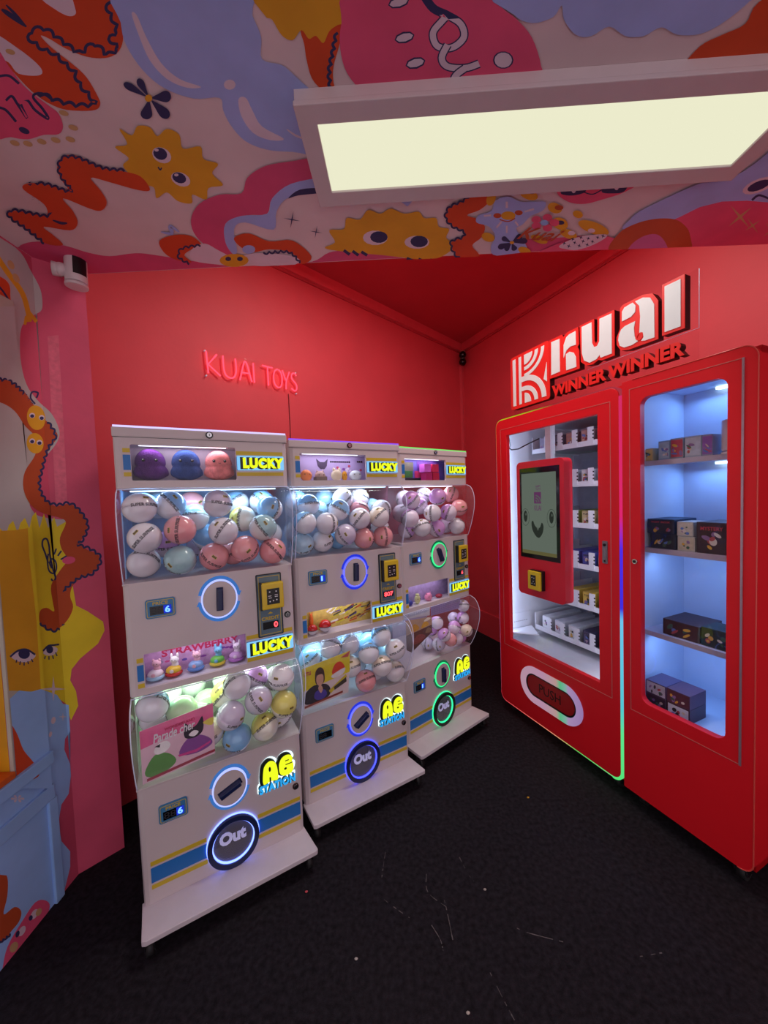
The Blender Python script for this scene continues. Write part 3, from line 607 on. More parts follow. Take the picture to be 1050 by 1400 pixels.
def housing(name, root, z0, z1, holes, depth=.44):
    g = MB(); t = .012
    # rounded front edges: plan outline extruded in z
    outer = [(0, depth), (0, .018), (.005, .006), (.018, 0), (W-.018, 0), (W-.005, .006), (W, .018), (W, depth)]
    inner = [(W-t, depth), (W-t, t), (t, t), (t, depth)]
    # sides
    M = Matrix.Translation((0, 0, z0))
    left = [(0, depth), (0, .018), (.005, .006), (.018, 0), (.018, t), (t, t+.006), (t, depth)]
    right = [(W-a, b_) for a, b_ in left][::-1]
    g.ext([left], M, z1-z0, body_m); g.ext([right], M, z1-z0, body_m)
    g.plate([rect(.018, W-.018, z0, z1)]+[h[::-1] for h in holes], 0, t, body_m)
    g.box(t, W-t, t, depth, z1-t, z1, body_m); g.box(t, W-t, t, depth, z0, z0+t, body_m); g.box(t, W-t, depth-.01, depth, z0+t, z1-t, body_m)
    return g.build(name, root)

def lucky(root, x0, x1, z0, z1):
    s = MB(); s.plate([rrect(x0, x1, z0, z1, .004)], -.004, 0, lucky_bk); s = s.build('lucky_sign', root)
    dx = x1-x0; dz = z1-z0
    text('sign_letters_shadow', 'LUCKY', x0+dx*.06, x1-dx*.04, z0+dz*.06, z1-dz*.08, -.004, .003, dgreen, s, .11, space=1.15)
    text('sign_letters', 'LUCKY', x0+dx*.115, x1-dx*.01, z0+dz*.12, z1-dz*.12, -.007, .003, lucky_y, s, .072, space=1.15)
def stripes(root, z0, z1, x0, x1, cuts):
    """blue band between two yellow bands, interrupted by cuts (x ranges)"""
    h = z1-z0; segs = []; cur = x0
    for a, b_ in cuts: segs.append((cur, a)); cur = b_
    segs.append((cur, x1))
    for nm, a, b_, m in (('yellow_stripe', z1-h*.15, z1, yel_s), ('blue_stripe', z0+h*.23, z0+h*.77, blue_s), ('yellow_stripe', z0, z0+h*.15, yel_s)):
        for p, q in segs:
            if q-p > .003: g = MB(); g.box(p, q, -.0012, 0, a, b_, m); g.build(nm, root)
def price_display(root, x0, z0, val):
    g = MB(); g.plate([rrect(x0, x0+.09, z0, z0+.066, .008)], -.006, 0, disp_b); d = g.build('price_display', root)
    g = MB(); g.plate([rrect(x0+.004, x0+.086, z0+.004, z0+.062, .006)], -.0068, -.006, yel_s); g.plate([rrect(x0+.006, x0+.084, z0+.006, z0+.060, .005)], -.0074, -.0068, disp_b); g.build('display_trim', d)
    g = MB(); g.box(x0+.013, x0+.078, -.0085, -.0074, z0+.012, z0+.042, disp_k)
    if val: g.box(x0+.054, x0+.0778, -.0092, -.0085, z0+.013, z0+.0415, dig_glow)
    g.build('display_window', d)
    text('price_lettering', 'PRICE', x0+.022, x0+.068, z0+.046, z0+.057, -.0074, .001, yel_s, d, .02)
    text('unlit_digits', '88', x0+.016, x0+.052, z0+.016, z0+.038, -.0085, .0006, mat('unlit_segment', '2a2c34', .5), d)
    if val: text('lit_digit', val, x0+.058, x0+.058+(.016 if val != '1' else .008), z0+.016, z0+.039, -.0092, .001, dig_b, d, .03)
def knob(root, cx, cz, cfg, ang, i):
    rm = glow('ring_%d' % i, cfg['ring'], cfg['rs']); am = mat('ring_arrow_%d' % i, '2f78d8' if i == 0 else ('2430c0' if i == 1 else '1f8a50'), .4, emit=None)
    if 'aw' in cfg: am = glow('ring_arc_%d' % i, cfg['arc'], cfg['aw'])
    q = .082/.070
    k = MB(); k.plate([oval(cx, cz, .0575, .0575*q, 48)], -.008, 0, body_m); k = k.build('knob_disc', root)
    g = MB(); g.plate([oval(cx, cz, .0625, .0625*q, 48), oval(cx, cz, .0575, .0575*q, 48)[::-1]], -.0075, -.001, rm); g.build('ring_light', k)
    g = MB()
    for a0, a1 in ((12, 165), (192, 345)):
        g.plate([band(cx, cz, .0635, .0735, a0, a1, q)], -.0022, -.0006, am)
        a = R(a0); rx = .0685
        px, pz = cx+rx*math.cos(a), cz+rx*q*math.sin(a); tx, tz = math.sin(a), -math.cos(a)*q
        nx, nz = math.cos(a), math.sin(a)
        g.plate([[(px+tx*.014, pz+tz*.014), (px+nx*.011, pz+nz*.011), (px-nx*.011, pz-nz*.011)]], -.0022, -.0006, am)
    g.build('ring_arrows', k)
    g = MB(); g.box(-.0095, .0095, -.030, -.008, -.040, .040, navy_m, .004); g.box(-.012, .012, -.011, -.008, -.044, .044, navy_m, .001); h = g.build('knob_handle', k)
    h.location = (cx, 0, cz); h.rotation_euler = (0, R(90-ang), 0)
def lock(root, cx, cz, m1, nm='key_lock'):
    g = MB(); g.cyl((cx, -.003, cz), (0, 1, 0), .0125, .007, m1, 20); g.cyl((cx, -.0075, cz), (0, 1, 0), .0085, .003, chrome, 20); g.box(cx-.001, cx+.001, -.0097, -.0088, cz-.004, cz+.004, black_m); return g.build(nm, root)
def cover(root, z0, z1, amp, m=acryl):
    """bulging clear acrylic front of a capsule globe with its side walls and bright cut edges"""
    N = 22; prof = []
    for k in range(N+1):
        t = k/N; y = -amp*math.sin(math.pi*t**.62 if t < 1 else math.pi)**.85 if 0 < t < 1 else 0
        prof.append((y, z1-(z1-z0)*t))
    g = MB(); i = g.mi(m); cols = []
    for x in (.004, W-.004): cols.append([g.bm.verts.new((x, y, z)) for y, z in prof])
    for k in range(N):
        f = g.bm.faces.new([cols[0][k], cols[1][k], cols[1][k+1], cols[0][k+1]]); f.smooth = True
    o = g.build('globe_cover', root)
    Mq = Matrix(((0, 0, 1, 0), (1, 0, 0, 0), (0, 1, 0, 0), (0, 0, 0, 1)))
    for x in (.0, W-.002):
        g = MB(); g.ext([prof+[(.40, z0), (.40, z1)]], Matrix.Translation((x, 0, 0)) @ Mq, .002, m); g.build('globe_side', root)
    g = MB()
    for x in (.004, W-.004): g.tube([(x, y, z) for y, z in prof], .0016, acryl_edge, 6)
    g.tube([(.004, -.001, z1-.002), (W-.004, -.001, z1-.002)], .002, acryl_edge, 6)
    g.build('cover_edge', o)
    return o
def globe(root, z0, z1, amp, col, watts, back):
    g = MB(); g.box(.0, W, .405, .435, z0, z1, back); g.build('back_panel', root)
    g = MB(); g.box(.0, .004, .10, .405, z0, z1, back); g.build('side_panel', root)
    g = MB(); g.box(0, W, .0, .43, z0-.006, z0, body_m, .002); g.build('globe_floor', root)
    g = MB(); g.box(.03, W-.03, .10, .125, z1-.008, z1-.003, glow('globe_strip_%s' % str(col), col, 2.2)); s = g.build('globe_light', root)
    area_lamp('globe_lamp', (W/2, .11, z1-.010), (0, .15, -1), W-.08, .03, watts, col, s)
    cover(root, z0, z1, amp)

def machine(i):
    (x, y), th = MACH[i]; cfg = RINGS[i]
    root = empty('capsule_machine', (x, y, 0), R(90-th))
    tag(root, ['white double-decker capsule toy machine with light blue knob rings, nearest and leftmost', 'white double-decker capsule toy machine with deep blue knob rings, in the middle of the row', 'white double-decker capsule toy machine with green knob rings, farthest back beside the red corner'][i],
        'capsule machine', 'row of three capsule machines')
    HW = rrect(.047, .38, 1.581, 1.703, .006)
    DW = rrect(.047, .381, .860, .981, .002)
    housing('header_housing', root, *Z_HD, [HW]); housing('upper_housing', root, *Z_UH, [DW]); housing('lower_housing', root, *Z_LH, [oval(.2975, .187, .075, .080, 40)])
    # header
    g = MB(); g.box(-.001, W+.001, -.001, .44, 1.7285, 1.7605, body_m, .004); lid = g.build('lid', root)
    g = MB(); g.box(.0, W, -.0015, .0, 1.7265, 1.728, black_m); g.build('lid_gap', root)
    g = MB(); g.box(.003, W-.003, .0, .014, 1.7605, 1.7665, glow('top_strip_%d' % i, cfg['strip'], cfg['ss'])); g.box(.003, W-.003, .014, .436, 1.7605, 1.764, body_m); g.build('top_light_strip', root)
    lock(lid, .292, 1.7455, black_m if i == 0 else mat('bronze_lock', '4a2c2c', .4, metal=.6))
    stripes(root, 1.595, 1.690, .026, .557, [(.047, .381)])
    lucky(root, .383, .560, 1.617, 1.672)
    def showcase(z0, z1, back, col, watts, nm, depth=.12):
        g = MB(); g.box(.020, .500, depth, depth+.006, z0-.008, z1+.008, back); g.box(.020, .026, .012, depth, z0-.008, z1+.008, inner_m); g.box(.494, .500, .012, depth, z0-.008, z1+.008, inner_m)
        g.box(.026, .494, .012, depth, z0-.008, z0-.002, inner_m); g.box(.026, .494, .012, depth, z1+.002, z1+.008, inner_m)
        o = g.build(nm, root)
        g = MB(); g.box(.07, .35, .03, .036, z1-.0004, z1+.0018, glow('case_strip', (.86, .86, 1), 2.5)); l = g.build('case_light', o)
        area_lamp('case_lamp', (.215, .034, z1-.002), (0, .3, -1), .28, .02, watts, col, l)
        g = MB(); g.box(.047, .381, .004, .0055, z0, z1, clear('case_glass_%s' % nm, (.97, .97, .98), 1.4) if ('g', nm) not in _CG else _CG[('g', nm)]); p = g.build('case_window', root); _CG[('g', nm)] = p.data.materials[0]
        return o
    hb = [mat('header_back_silver', 'b9a6bc', .3, var=.1), mat('header_back_lilac', 'a99ac8', .5, var=.05), mat('header_back_blue', '5f56b0', .5, var=.15)][i]
    h = showcase(1.581, 1.703, hb, (.95, .85, 1), HEAD_W, 'header_showcase', (.11, .09, .075)[i])
    mb = [mat('poster_magenta', 'c79ac8', .5, var=.25, scale=40), mat('poster_yellow', 'cdb45a', .5, var=.25, scale=40), mat('poster_mauve', '9c88b4', .5, var=.2, scale=40)][i]
    d = showcase(.862, .979, mb, (.95, .85, 1), HEAD_W*.45, 'display_showcase', (.09, .075, .07)[i])
    # upper housing
    knob(root, .296, 1.135, cfg, cfg['u'], i)
    price_display(root, .061, 1.102, cfg['price'])
    g = MB(); g.plate([rrect(.428, .527, .953, 1.205, .005)], -.004, 0, black_m); g.plate([rrect(.432, .523, .957, 1.201, .004)], -.006, -.004, pay_g); pp = g.build('payment_panel', root)
    g = MB(); g.plate([rect(.436, .519, .962, 1.196), rect(.438, .517, .964, 1.194)[::-1]], -.0068, -.006, yel_s); g.plate([[(.468, 1.044), (.488, 1.044), (.478, 1.052)]], -.007, -.006, yel_s); g.build('panel_print', pp)
    g = MB(); g.box(.443, .528, -.034, -.006, 1.068, 1.172, pay_y, .005); g.box(.438, .447, -.030, -.006, 1.066, 1.174, black_m, .002); rd = g.build('card_reader', root)
    g = MB(); g.box(.462, .511, -.0352, -.034, 1.088, 1.150, black_m); 
    for a, b_ in ((.473, 1.138), (.498, 1.138), (.473, 1.100), (.486, 1.102), (.499, 1.104)): g.cyl((a, -.0356, b_), (0, 1, 0), .0028, .001, print_w, 8)
    for a, b_ in ((.473, 1.122), (.474, 1.114), (.498, 1.124), (.498, 1.117)): g.box(a-.006, a+.006, -.0358, -.0352, b_-.0012, b_+.0012, print_w)
    g.build('reader_screen', rd)
    text('credit_lettering', 'CREDIT', .443, .512, 1.019, 1.033, -.006, .001, yel_s, pp, .03)
    g = MB(); g.box(.447, .508, -.0072, -.006, .983, 1.012, disp_k); cdp = g.build('credit_display', root)
    cr = cfg['credit']
    text('credit_digit', cr, .508-.0185*len(cr) if len(cr) > 1 else .489, .505, .986, 1.009, -.0072, .001, dig_r, cdp, .03)
    lock(root, .546, 1.027, black_m if i == 0 else mat('bronze_lock', '4a2c2c', .4, metal=.6))
    stripes(root, .866, .970, .026, .563, [(.045, .383)])
    lucky(root, .383, .565, .884, .944)
    # lower housing
    knob(root, .295, .400, cfg, cfg['l'], i)
    price_display(root, .061, .364, cfg['lprice'])
    stripes(root, .140, .240, .027, .562, [(.205, .390)])
    lock(root, .546, .293, mat('bronze_lock', '4a2c2c', .4, metal=.6))
    # backlit AG station emblem
    s = empty('station_sign', (0, 0, 0)); s.parent = root
    def fat(dx, dz, gr):
        A = smooth([(.414-gr, .366-gr), (.416-gr, .415), (.424-gr*.7, .438+gr*.7), (.443, .449+gr), (.462+gr*.7, .438+gr*.7), (.470+gr, .415), (.472+gr, .366-gr), (.452, .366-gr), (.443, .368-gr*.6), (.434, .366-gr)], 4)
        Gg = smooth([(.478-gr, .405), (.480-gr, .384), (.492-gr*.6, .370-gr*.8), (.510, .366-gr), (.528+gr*.6, .371-gr*.8), (.536+gr, .385), (.536+gr, .405), (.530, .414), (.534+gr*.9, .428), (.526+gr*.6, .443+gr*.7), (.508, .449+gr), (.490-gr*.6, .442+gr*.7), (.480-gr, .424)], 4)
        return [[(x+dx, z+dz) for x, z in P] for P in (A, Gg)]
    def plates(nm, Ps, y, d, m):
        g = MB()
        for P in Ps: g.plate([P], y-d, y, m)
        return g.build(nm, s)
    plates('sign_halo', fat(0, 0, .010), 0, .003, halo_w)
    text('sign_halo', 'STATION', .394, .546, .322, .364, -.0, .003, halo_w, s, .12, space=1.1)
    plates('sign_letters_shadow', fat(-.005, .004, .005), -.003, .009, dgreen)
    plates('sign_letters', fat(.002, -.001, 0), -.012, .003, lucky_y)
    for P in (oval(.443, .417, .0045, .010, 14), rect(.440, .446, .366, .384), rect(.506, .533, .409, .4125), oval(.505, .395, .0055, .0045, 14), rect(.505, .520, .425, .4285)): g = MB(); g.plate([P], -.0158, -.015, dgreen); g.build('letter_counter', s)
    text('sign_letters_shadow', 'STATION', .397, .540, .324, .359, -.003, .007, dgreen, s, .06, space=1.1)
    text('sign_letters', 'STATION', .400, .544, .324, .357, -.010, .003, cyan_l, s, .05, space=1.1)
    # prize door
    cx, cz = .2975, .187; q = .101/.0945
    om = glow('out_ring_%d' % i, cfg['out'], cfg['os'])
    g = MB(); g.plate([oval(cx, cz, .096, .096*q, 48), oval(cx, cz, .088, .088*q, 48)[::-1]], -.006, -.001, om); pd = g.build('prize_door_light', root)
    g = MB(); g.plate([oval(cx, cz, .0935, .0935*q, 48), oval(cx, cz, .076, .076*q, 48)[::-1]], -.018, -.006, navy_m if i != 2 else dgreen); pr = g.build('prize_door', root, .003)
    g = MB(); g.plate([oval(cx, cz, .0765, .0765*q, 48), oval(cx, cz, .0725, .0725*q, 48)[::-1]], -.012, -.004, om); g.build('inner_ring_light', pr)
    g = MB(); g.plate([oval(cx, cz, .0735, .0735*q, 40)], -.006, -.0045, clear('door_smoke_%d' % i, (.45, .48, .6), 1.5, haze=.10)); g.build('door_flap', pr)
    g = MB(); g.box(cx-.08, cx+.08, .012, .10, cz-.09, cz-.085, mat('chute_dark', '3a3f5c', .5)); g.box(cx-.08, cx+.08, .10, .105, cz-.09, cz+.09, mat('chute_dark', '3a3f5c', .5)); g.build('prize_chute', root)
    text('door_lettering', 'Out', cx-.050, cx+.046, cz-.006, cz+.044, -.006, .002, mat('frosted_white_lettering', 'd4d4e4', .5, emit='8890d0', es=.35), pr, .05)
    # shelf and casters
    g = MB(); g.ext([[(-.006, .02), (.0, -.112), (.012, -.118), (.590, -.118), (.596, -.112), (W, .02)]], Matrix.Translation((0, 0, .070)), .018, shelf_m)
    for v in g.bm.verts:
        if v.co.y < -.05: v.co.z -= .002
    g.build('base_shelf', root, .002)
    g = MB(); g.box(.02, W-.02, .02, .42, .066, .088, mat('underframe_steel', '55525c', .5)); g.build('underframe', root)
    for a, b_ in ((.045, .05), (W-.045, .05), (.045, .38), (W-.045, .38), (.565, -.085), (.02, -.085)):
        c = MB(); c.cyl((a, b_, .062), (0, 0, 1), .018, .010, chrome, 14); c.box(a-.016, a-.013, b_-.016, b_+.018, .024, .058, chrome); c.box(a+.013, a+.016, b_-.016, b_+.018, .024, .058, chrome); c = c.build('caster', root)
        g = MB(); g.cyl((a, b_+.005, .0255), (1, .0, 0), .025, .022, rubber, 18); g.cyl((a, b_+.005, .0255), (1, 0, 0), .010, .028, chrome, 12); g.build('wheel', c)
    # globes
    U = [(.55, .76, 1.0), (.62, .80, 1.0), (.84, .80, 1.0)][i]; Lc = [(.78, 1.0, .82), (.60, .90, 1.0), (.90, .84, 1.0)][i]
    bk = [mat('globe_back_blue', '9cc4f0', .5), mat('globe_back_pale', 'c8d8f0', .5), mat('globe_back_rose', 'b04a66', .5)][i]
    globe(root, 1.232, 1.553, .058, U, GLOBE_W*(1, 1, .55)[i], bk)
    globe(root, .512, .836, .078, Lc, GLOBE_W*(1.15, 1.1, .5)[i], [mat('globe_back_green', 'c8e4cc', .5), mat('globe_back_pale', 'c8d8f0', .5), mat('globe_back_grey', 'a89cb8', .5)][i])
    return root
_CG = {}
machines = [machine(i) for i in range(3)]

# ---------------------------------------------------------------- capsules
CC = {'w': ('eceaf0', 'e2e0ea', 'white'), 'b': ('86bdea', 'e6eaf4', 'blue-white'), 'l': ('b4dcf4', 'd8ecf8', 'pale blue'), 'p': ('eda4a8', 'efa0a6', 'pink'), 'v': ('cf9cdc', 'e8def0', 'lilac-white'),
      'g': ('bfe6b4', 'e4f4e4', 'pale green'), 'y': ('e2dc74', 'ececdc', 'yellow-white'), 'c': ('ecdcc8', 'e8e4e8', 'cream'), 't': ('a6cfd4', 'e0dcdc', 'pale teal'), 's': ('cfc6de', 'd8d8e4', 'silver lilac')}
print_k = mat('capsule_black_print', '34343c', .5, var=.1); print_y = mat('capsule_yellow_print', 'c9b020', .5)
_cap = {}
def sphere_text(s, r, lon0, lon1, lat0, lat1):
    V, Fc = text_mesh(s, .02, res=2); out = []
    for a, b_, c in V:
        lo = lon0+(lon1-lon0)*a; la = lat0+(lat1-lat0)*b_; rr = r+.0006+(.0003 if c > .5 else -.0004)
        out.append((rr*math.cos(la)*math.sin(lo), -rr*math.cos(la)*math.cos(lo), rr*math.sin(la)))
    return out, Fc
def capsule(code, r):
    key = (code, r)
    if key not in _cap:
        hA, hB, _ = CC[code]
        A = mat('capsule_'+hA, hA, .16, var=.03, coat=.5); B = mat('capsule_'+hB, hB, .16, var=.03, coat=.5)
        root = empty('capsule_ball')
        for nm, m, sgn in (('upper_shell', A, 1), ('lower_shell', B, -1)):
            g = MB(); g.ell((0, 0, 0), r, r, r, m, 28, 18)
            bmesh.ops.bisect_plane(g.bm, geom=g.bm.verts[:]+g.bm.edges[:]+g.bm.faces[:], plane_co=(0, 0, 0), plane_no=(0, 0, sgn), clear_inner=True)
            g.build(nm, root)
        g = MB(); g.tube([(r*1.004*math.cos(a), r*1.004*math.sin(a), 0) for a in [2*math.pi*k/32 for k in range(32)]], .0009, B, 5, True); g.build('seam', root)
        Vs, Fs = [], []
        for s, lo0, lo1, la0, la1 in (('SUPER SURPRISE', -.95, .95, -.105, .105), ('SUPER SURPRISE', math.pi-.9, math.pi+.9, -.10, .10)):
            v, f = sphere_text(s, r, R(0)+lo0, lo1, la0, la1); n = len(Vs); Vs += v; Fs += [tuple(k+n for k in q) for q in f]
        me = bpy.data.meshes.new('printed_band'); me.from_pydata(Vs, [], Fs); me.materials.append(print_k)
        o = bpy.data.objects.new('printed_band', me); SC.collection.objects.link(o); o.parent = root
        g = MB()   # small yellow panel with black block print
        def patch(lo0, lo1, la0, la1, m, e):
            n = 5; grid = [[g.bm.verts.new(((r+e)*math.cos(la0+(la1-la0)*j/n)*math.sin(lo0+(lo1-lo0)*i/n), -(r+e)*math.cos(la0+(la1-la0)*j/n)*math.cos(lo0+(lo1-lo0)*i/n), (r+e)*math.sin(la0+(la1-la0)*j/n))) for j in range(n+1)] for i in range(n+1)]
            k = g.mi(m)
            for i in range(n):
                for j in range(n):
                    f = g.bm.faces.new([grid[i][j], grid[i+1][j], grid[i+1][j+1], grid[i][j+1]]); f.material_index = k; f.smooth = True
        patch(-.20, .20, .42, .60, print_y, .0006)
        for a in range(3): patch(-.17+.12*a, -.08+.12*a, .45, .57, print_k, .0011)
        for a in range(3): patch(math.pi-.22+.15*a, math.pi-.10+.15*a, -.7, -.5, print_k, .0011)
        g.build('printed_patch', root)
        _cap[key] = [root, False]
    rt, used = _cap[key]
    if not used: _cap[key][1] = True; return rt
    return copy_tree(rt)
BALLS = {
    (0, 'U'): [(0.061, 0.039, 1.487, 'w'), (0.072, 0.018, 1.383, 'w'), (0.061, 0.07, 1.29, 'w'), (0.181, 0.02, 1.403, 'p'), (0.175, 0.03, 1.292, 't'), (0.154, 0.091, 1.492, 'b'), (0.061, 0.146, 1.492, 'b'), (0.109, 0.242, 1.492, 'l'), (0.234, 0.141, 1.441, 't'), (0.311, 0.04, 1.492, 's'), (0.324, 0.018, 1.387, 'w'), (0.289, 0.047, 1.29, 'p'), (0.4, 0.025, 1.31, 'p'), (0.409, 0.11, 1.425, 'y'), (0.471, 0.019, 1.39, 't'), (0.507, 0.031, 1.29, 'p'), (0.504, 0.187, 1.492, 'b'), (0.404, 0.226, 1.492, 'b'), (0.228, 0.235, 1.492, 'p'), (0.273, 0.192, 1.356, 'b'), (0.124, 0.216, 1.336, 'v'), (0.515, 0.117, 1.353, 'l'), (0.515, 0.085, 1.462, 'b'), (0.367, 0.124, 1.29, 'p'), (0.253, 0.29, 1.316, 's')],
    (1, 'U'): [(0.063, 0.019, 1.39, 'b'), (0.107, 0.09, 1.468, 'b'), (0.17, 0.018, 1.379, 'w'), (0.25, 0.057, 1.438, 'b'), (0.166, 0.078, 1.29, 'w'), (0.061, 0.057, 1.29, 'l'), (0.304, 0.132, 1.492, 'w'), (0.427, 0.184, 1.492, 'w'), (0.247, 0.237, 1.492, 'l'), (0.265, 0.023, 1.318, 's'), (0.343, 0.019, 1.392, 'w'), (0.452, 0.019, 1.393, 'c'), (0.387, 0.11, 1.426, 'p'), (0.371, 0.035, 1.29, 'p'), (0.478, 0.031, 1.29, 'p'), (0.515, 0.126, 1.323, 'w'), (0.18, 0.172, 1.439, 'l'), (0.264, 0.126, 1.29, 'b'), (0.515, 0.212, 1.437, 'l'), (0.08, 0.191, 1.492, 'b'), (0.515, 0.099, 1.427, 'w')],
    (2, 'U'): [(0.171, 0.154, 1.476, 'w'), (0.12, 0.034, 1.47, 'v'), (0.113, 0.119, 1.393, 'w'), (0.089, 0.018, 1.366, 'v'), (0.335, 0.155, 1.492, 'w'), (0.339, 0.037, 1.481, 'v'), (0.272, 0.018, 1.386, 'w'), (0.411, 0.018, 1.382, 'v'), (0.191, 0.026, 1.304, 'w'), (0.317, 0.031, 1.29, 'v'), (0.498, 0.03, 1.291, 'w'), (0.156, 0.126, 1.29, 'v'), (0.259, 0.116, 1.428, 'v'), (0.515, 0.136, 1.29, 'v'), (0.515, 0.02, 1.407, 'p'), (0.515, 0.086, 1.492, 'p')],
    (0, 'L'): [(0.061, 0.047, 0.772, 'b'), (0.15, 0.066, 0.716, 'g'), (0.24, 0.183, 0.662, 'g'), (0.061, 0.12, 0.692, 'w'), (0.304, 0.113, 0.711, 'y'), (0.343, 0.034, 0.772, 'w'), (0.424, 0.101, 0.755, 'v'), (0.515, 0.134, 0.708, 's'), (0.515, 0.028, 0.759, 'w'), (0.418, 0.009, 0.699, 's'), (0.515, 0.003, 0.655, 'y'), (0.312, 0.004, 0.674, 's'), (0.438, 0.015, 0.582, 'y'), (0.515, 0.089, 0.57, 'w'), (0.332, 0.02, 0.57, 'b'), (0.237, 0.051, 0.609, 'c'), (0.32, 0.226, 0.719, 'g'), (0.191, 0.274, 0.708, 'g'), (0.099, 0.221, 0.723, 'g'), (0.319, 0.127, 0.571, 'y'), (0.28, 0.227, 0.57, 'g')],
    (1, 'L'): [(0.175, 0.055, 0.77, 's'), (0.281, 0.066, 0.76, 'b'), (0.415, 0.121, 0.717, 'b'), (0.36, 0.012, 0.712, 'b'), (0.446, 0.033, 0.772, 'b'), (0.278, 0.054, 0.649, 'c'), (0.342, 0.021, 0.57, 'p'), (0.433, 0.095, 0.57, 'w'), (0.429, 0.004, 0.631, 'c'), (0.515, 0.023, 0.57, 'c'), (0.198, 0.148, 0.685, 'l'), (0.086, 0.112, 0.717, 'b'), (0.396, 0.247, 0.702, 'l'), (0.137, 0.234, 0.701, 'l'), (0.515, 0.008, 0.694, 'w'), (0.515, 0.159, 0.732, 's'), (0.314, 0.185, 0.73, 'b'), (0.515, 0.103, 0.641, 'l')],
    (2, 'L'): [(0.298, 0.034, 0.709, 'v'), (0.315, -0.01, 0.642, 'v'), (0.428, 0.009, 0.656, 'v'), (0.523, -0.007, 0.615, 'c'), (0.378, -0.001, 0.592, 'p'), (0.308, 0.033, 0.573, 's'), (0.528, 0.101, 0.667, 's'), (0.528, 0.024, 0.689, 'v'), (0.528, 0.049, 0.557, 'v'), (0.291, 0.112, 0.56, 's'), (0.456, 0.014, 0.576, 'v'), (0.528, 0.019, 0.77, 's'), (0.321, 0.112, 0.636, 'v')],
}

ORD = ['leftmost', 'second from the left', 'third from the left', 'fourth from the left', 'fifth from the left', 'sixth from the left', 'seventh from the left']
for (mi_, lv), L in BALLS.items():
    root = machines[mi_]; (x, y), th = MACH[mi_]; who = RINGS[mi_]['who']; deck = 'upper' if lv == 'U' else 'lower'
    Mx = Matrix.Translation((x, y, 0)) @ Matrix.Rotation(R(90-th), 4, 'Z')
    z0 = 1.235 if lv == 'U' else .515; r = .053 if not (mi_ == 2 and lv == 'L') else .040
    rows = {}
    for it in L:
        lay = 'bottom' if it[2] < z0+r*1.75 else ('middle' if it[2] < z0+r*3.6 else 'top')
        dep = 'front' if it[1] < .085 else 'back'
        rows.setdefault((it[3], lay, dep), []).append(it)
    for (code, lay, dep), its in rows.items():
        its.sort(key=lambda q: q[0])
        for k, it in enumerate(its):
            o = capsule(code, r)
            o.location = Mx @ Vector(it[:3])
            rnd = random.Random(int(it[0]*1000+it[2]*7777+mi_))
            o.rotation_euler = Euler((rnd.uniform(-.9, .9), rnd.uniform(-1.6, 1.6), R(90-th)+rnd.uniform(-.9, .9)))
            pos = '' if len(its) == 1 else ORD[k]+' '
            tag(o, f"{pos}{CC[code][2]} ball, {lay} {dep} layer, {who} machine's {deck} globe", 'capsule ball', f'capsule balls in the {deck} globe of the {who} machine')

# ---------------------------------------------------------------- prizes and cards in the machines
def at_m(i, o, x, y, z, rz=0):
    (mx_, my_), th = MACH[i]
    o.location = Matrix.Translation((mx_, my_, 0)) @ Matrix.Rotation(R(90-th), 4, 'Z') @ Vector((x, y, z)); o.rotation_euler = (0, 0, R(90-th)+rz)
eye_k = mat('bead_black', '0c0c10', .2)
def plush_octopus(h, label):
    fur = mat('plush_'+h, h, .95, var=.15, scale=60, bump=.9, bscale=300)
    root = empty('plush_octopus'); g = MB()
    bmesh.ops.create_uvsphere(g.bm, u_segments=48, v_segments=28, radius=1); g.mi(fur)
    for v in g.bm.verts:
        a = math.atan2(v.co.y, v.co.x); z = v.co.z; rr = math.hypot(v.co.x, v.co.y)
        if z > -.1: k = .90+.06*max(0, z); zz = z*.056+.062
        else:
            t = min(1, (-z-.1)*1.6); lob = .70+.30*abs(math.cos(a*3.5))**.5
            k = .84+(1.42*lob-.84)*t*(1 if z > -.75 else .9); zz = .062-.0056+(z+.1)*.058
        v.co = Vector((rr*math.cos(a)*k*.053, rr*math.sin(a)*k*.044, zz)) if rr > 1e-6 else Vector((0, 0, zz))
    for f in g.bm.faces: f.smooth = True
    g.build('body', root)
    g = MB()
    for s in (-1, 1): g.ell((s*.019, -.0365, .074), .0054, .003, .0056, eye_k, 12, 8); g.ell((s*.019-.001, -.0395, .076), .0014, .001, .0014, print_w, 8, 6)
    g.build('eyes', root)
    g = MB(); g.tube([(-.004, -.0408, .067), (-.002, -.0412, .065), (0, -.0412, .0665), (.002, -.0412, .065), (.004, -.0408, .067)], .0007, eye_k, 5); g.build('mouth', root)
    tag(root, label, 'plush toy', 'plush octopuses in the header of the nearest machine'); return root
for x, h, lb in ((.100, '561a74', 'purple plush octopus on the left in the header case of the nearest machine'), (.213, '274688', 'blue plush octopus between the purple and the pink one in the nearest machine'), (.324, 'f08a88', 'pink plush octopus on the right in the header case of the nearest machine')):
    at_m(0, plush_octopus(h, lb), x, .062, 1.5795)
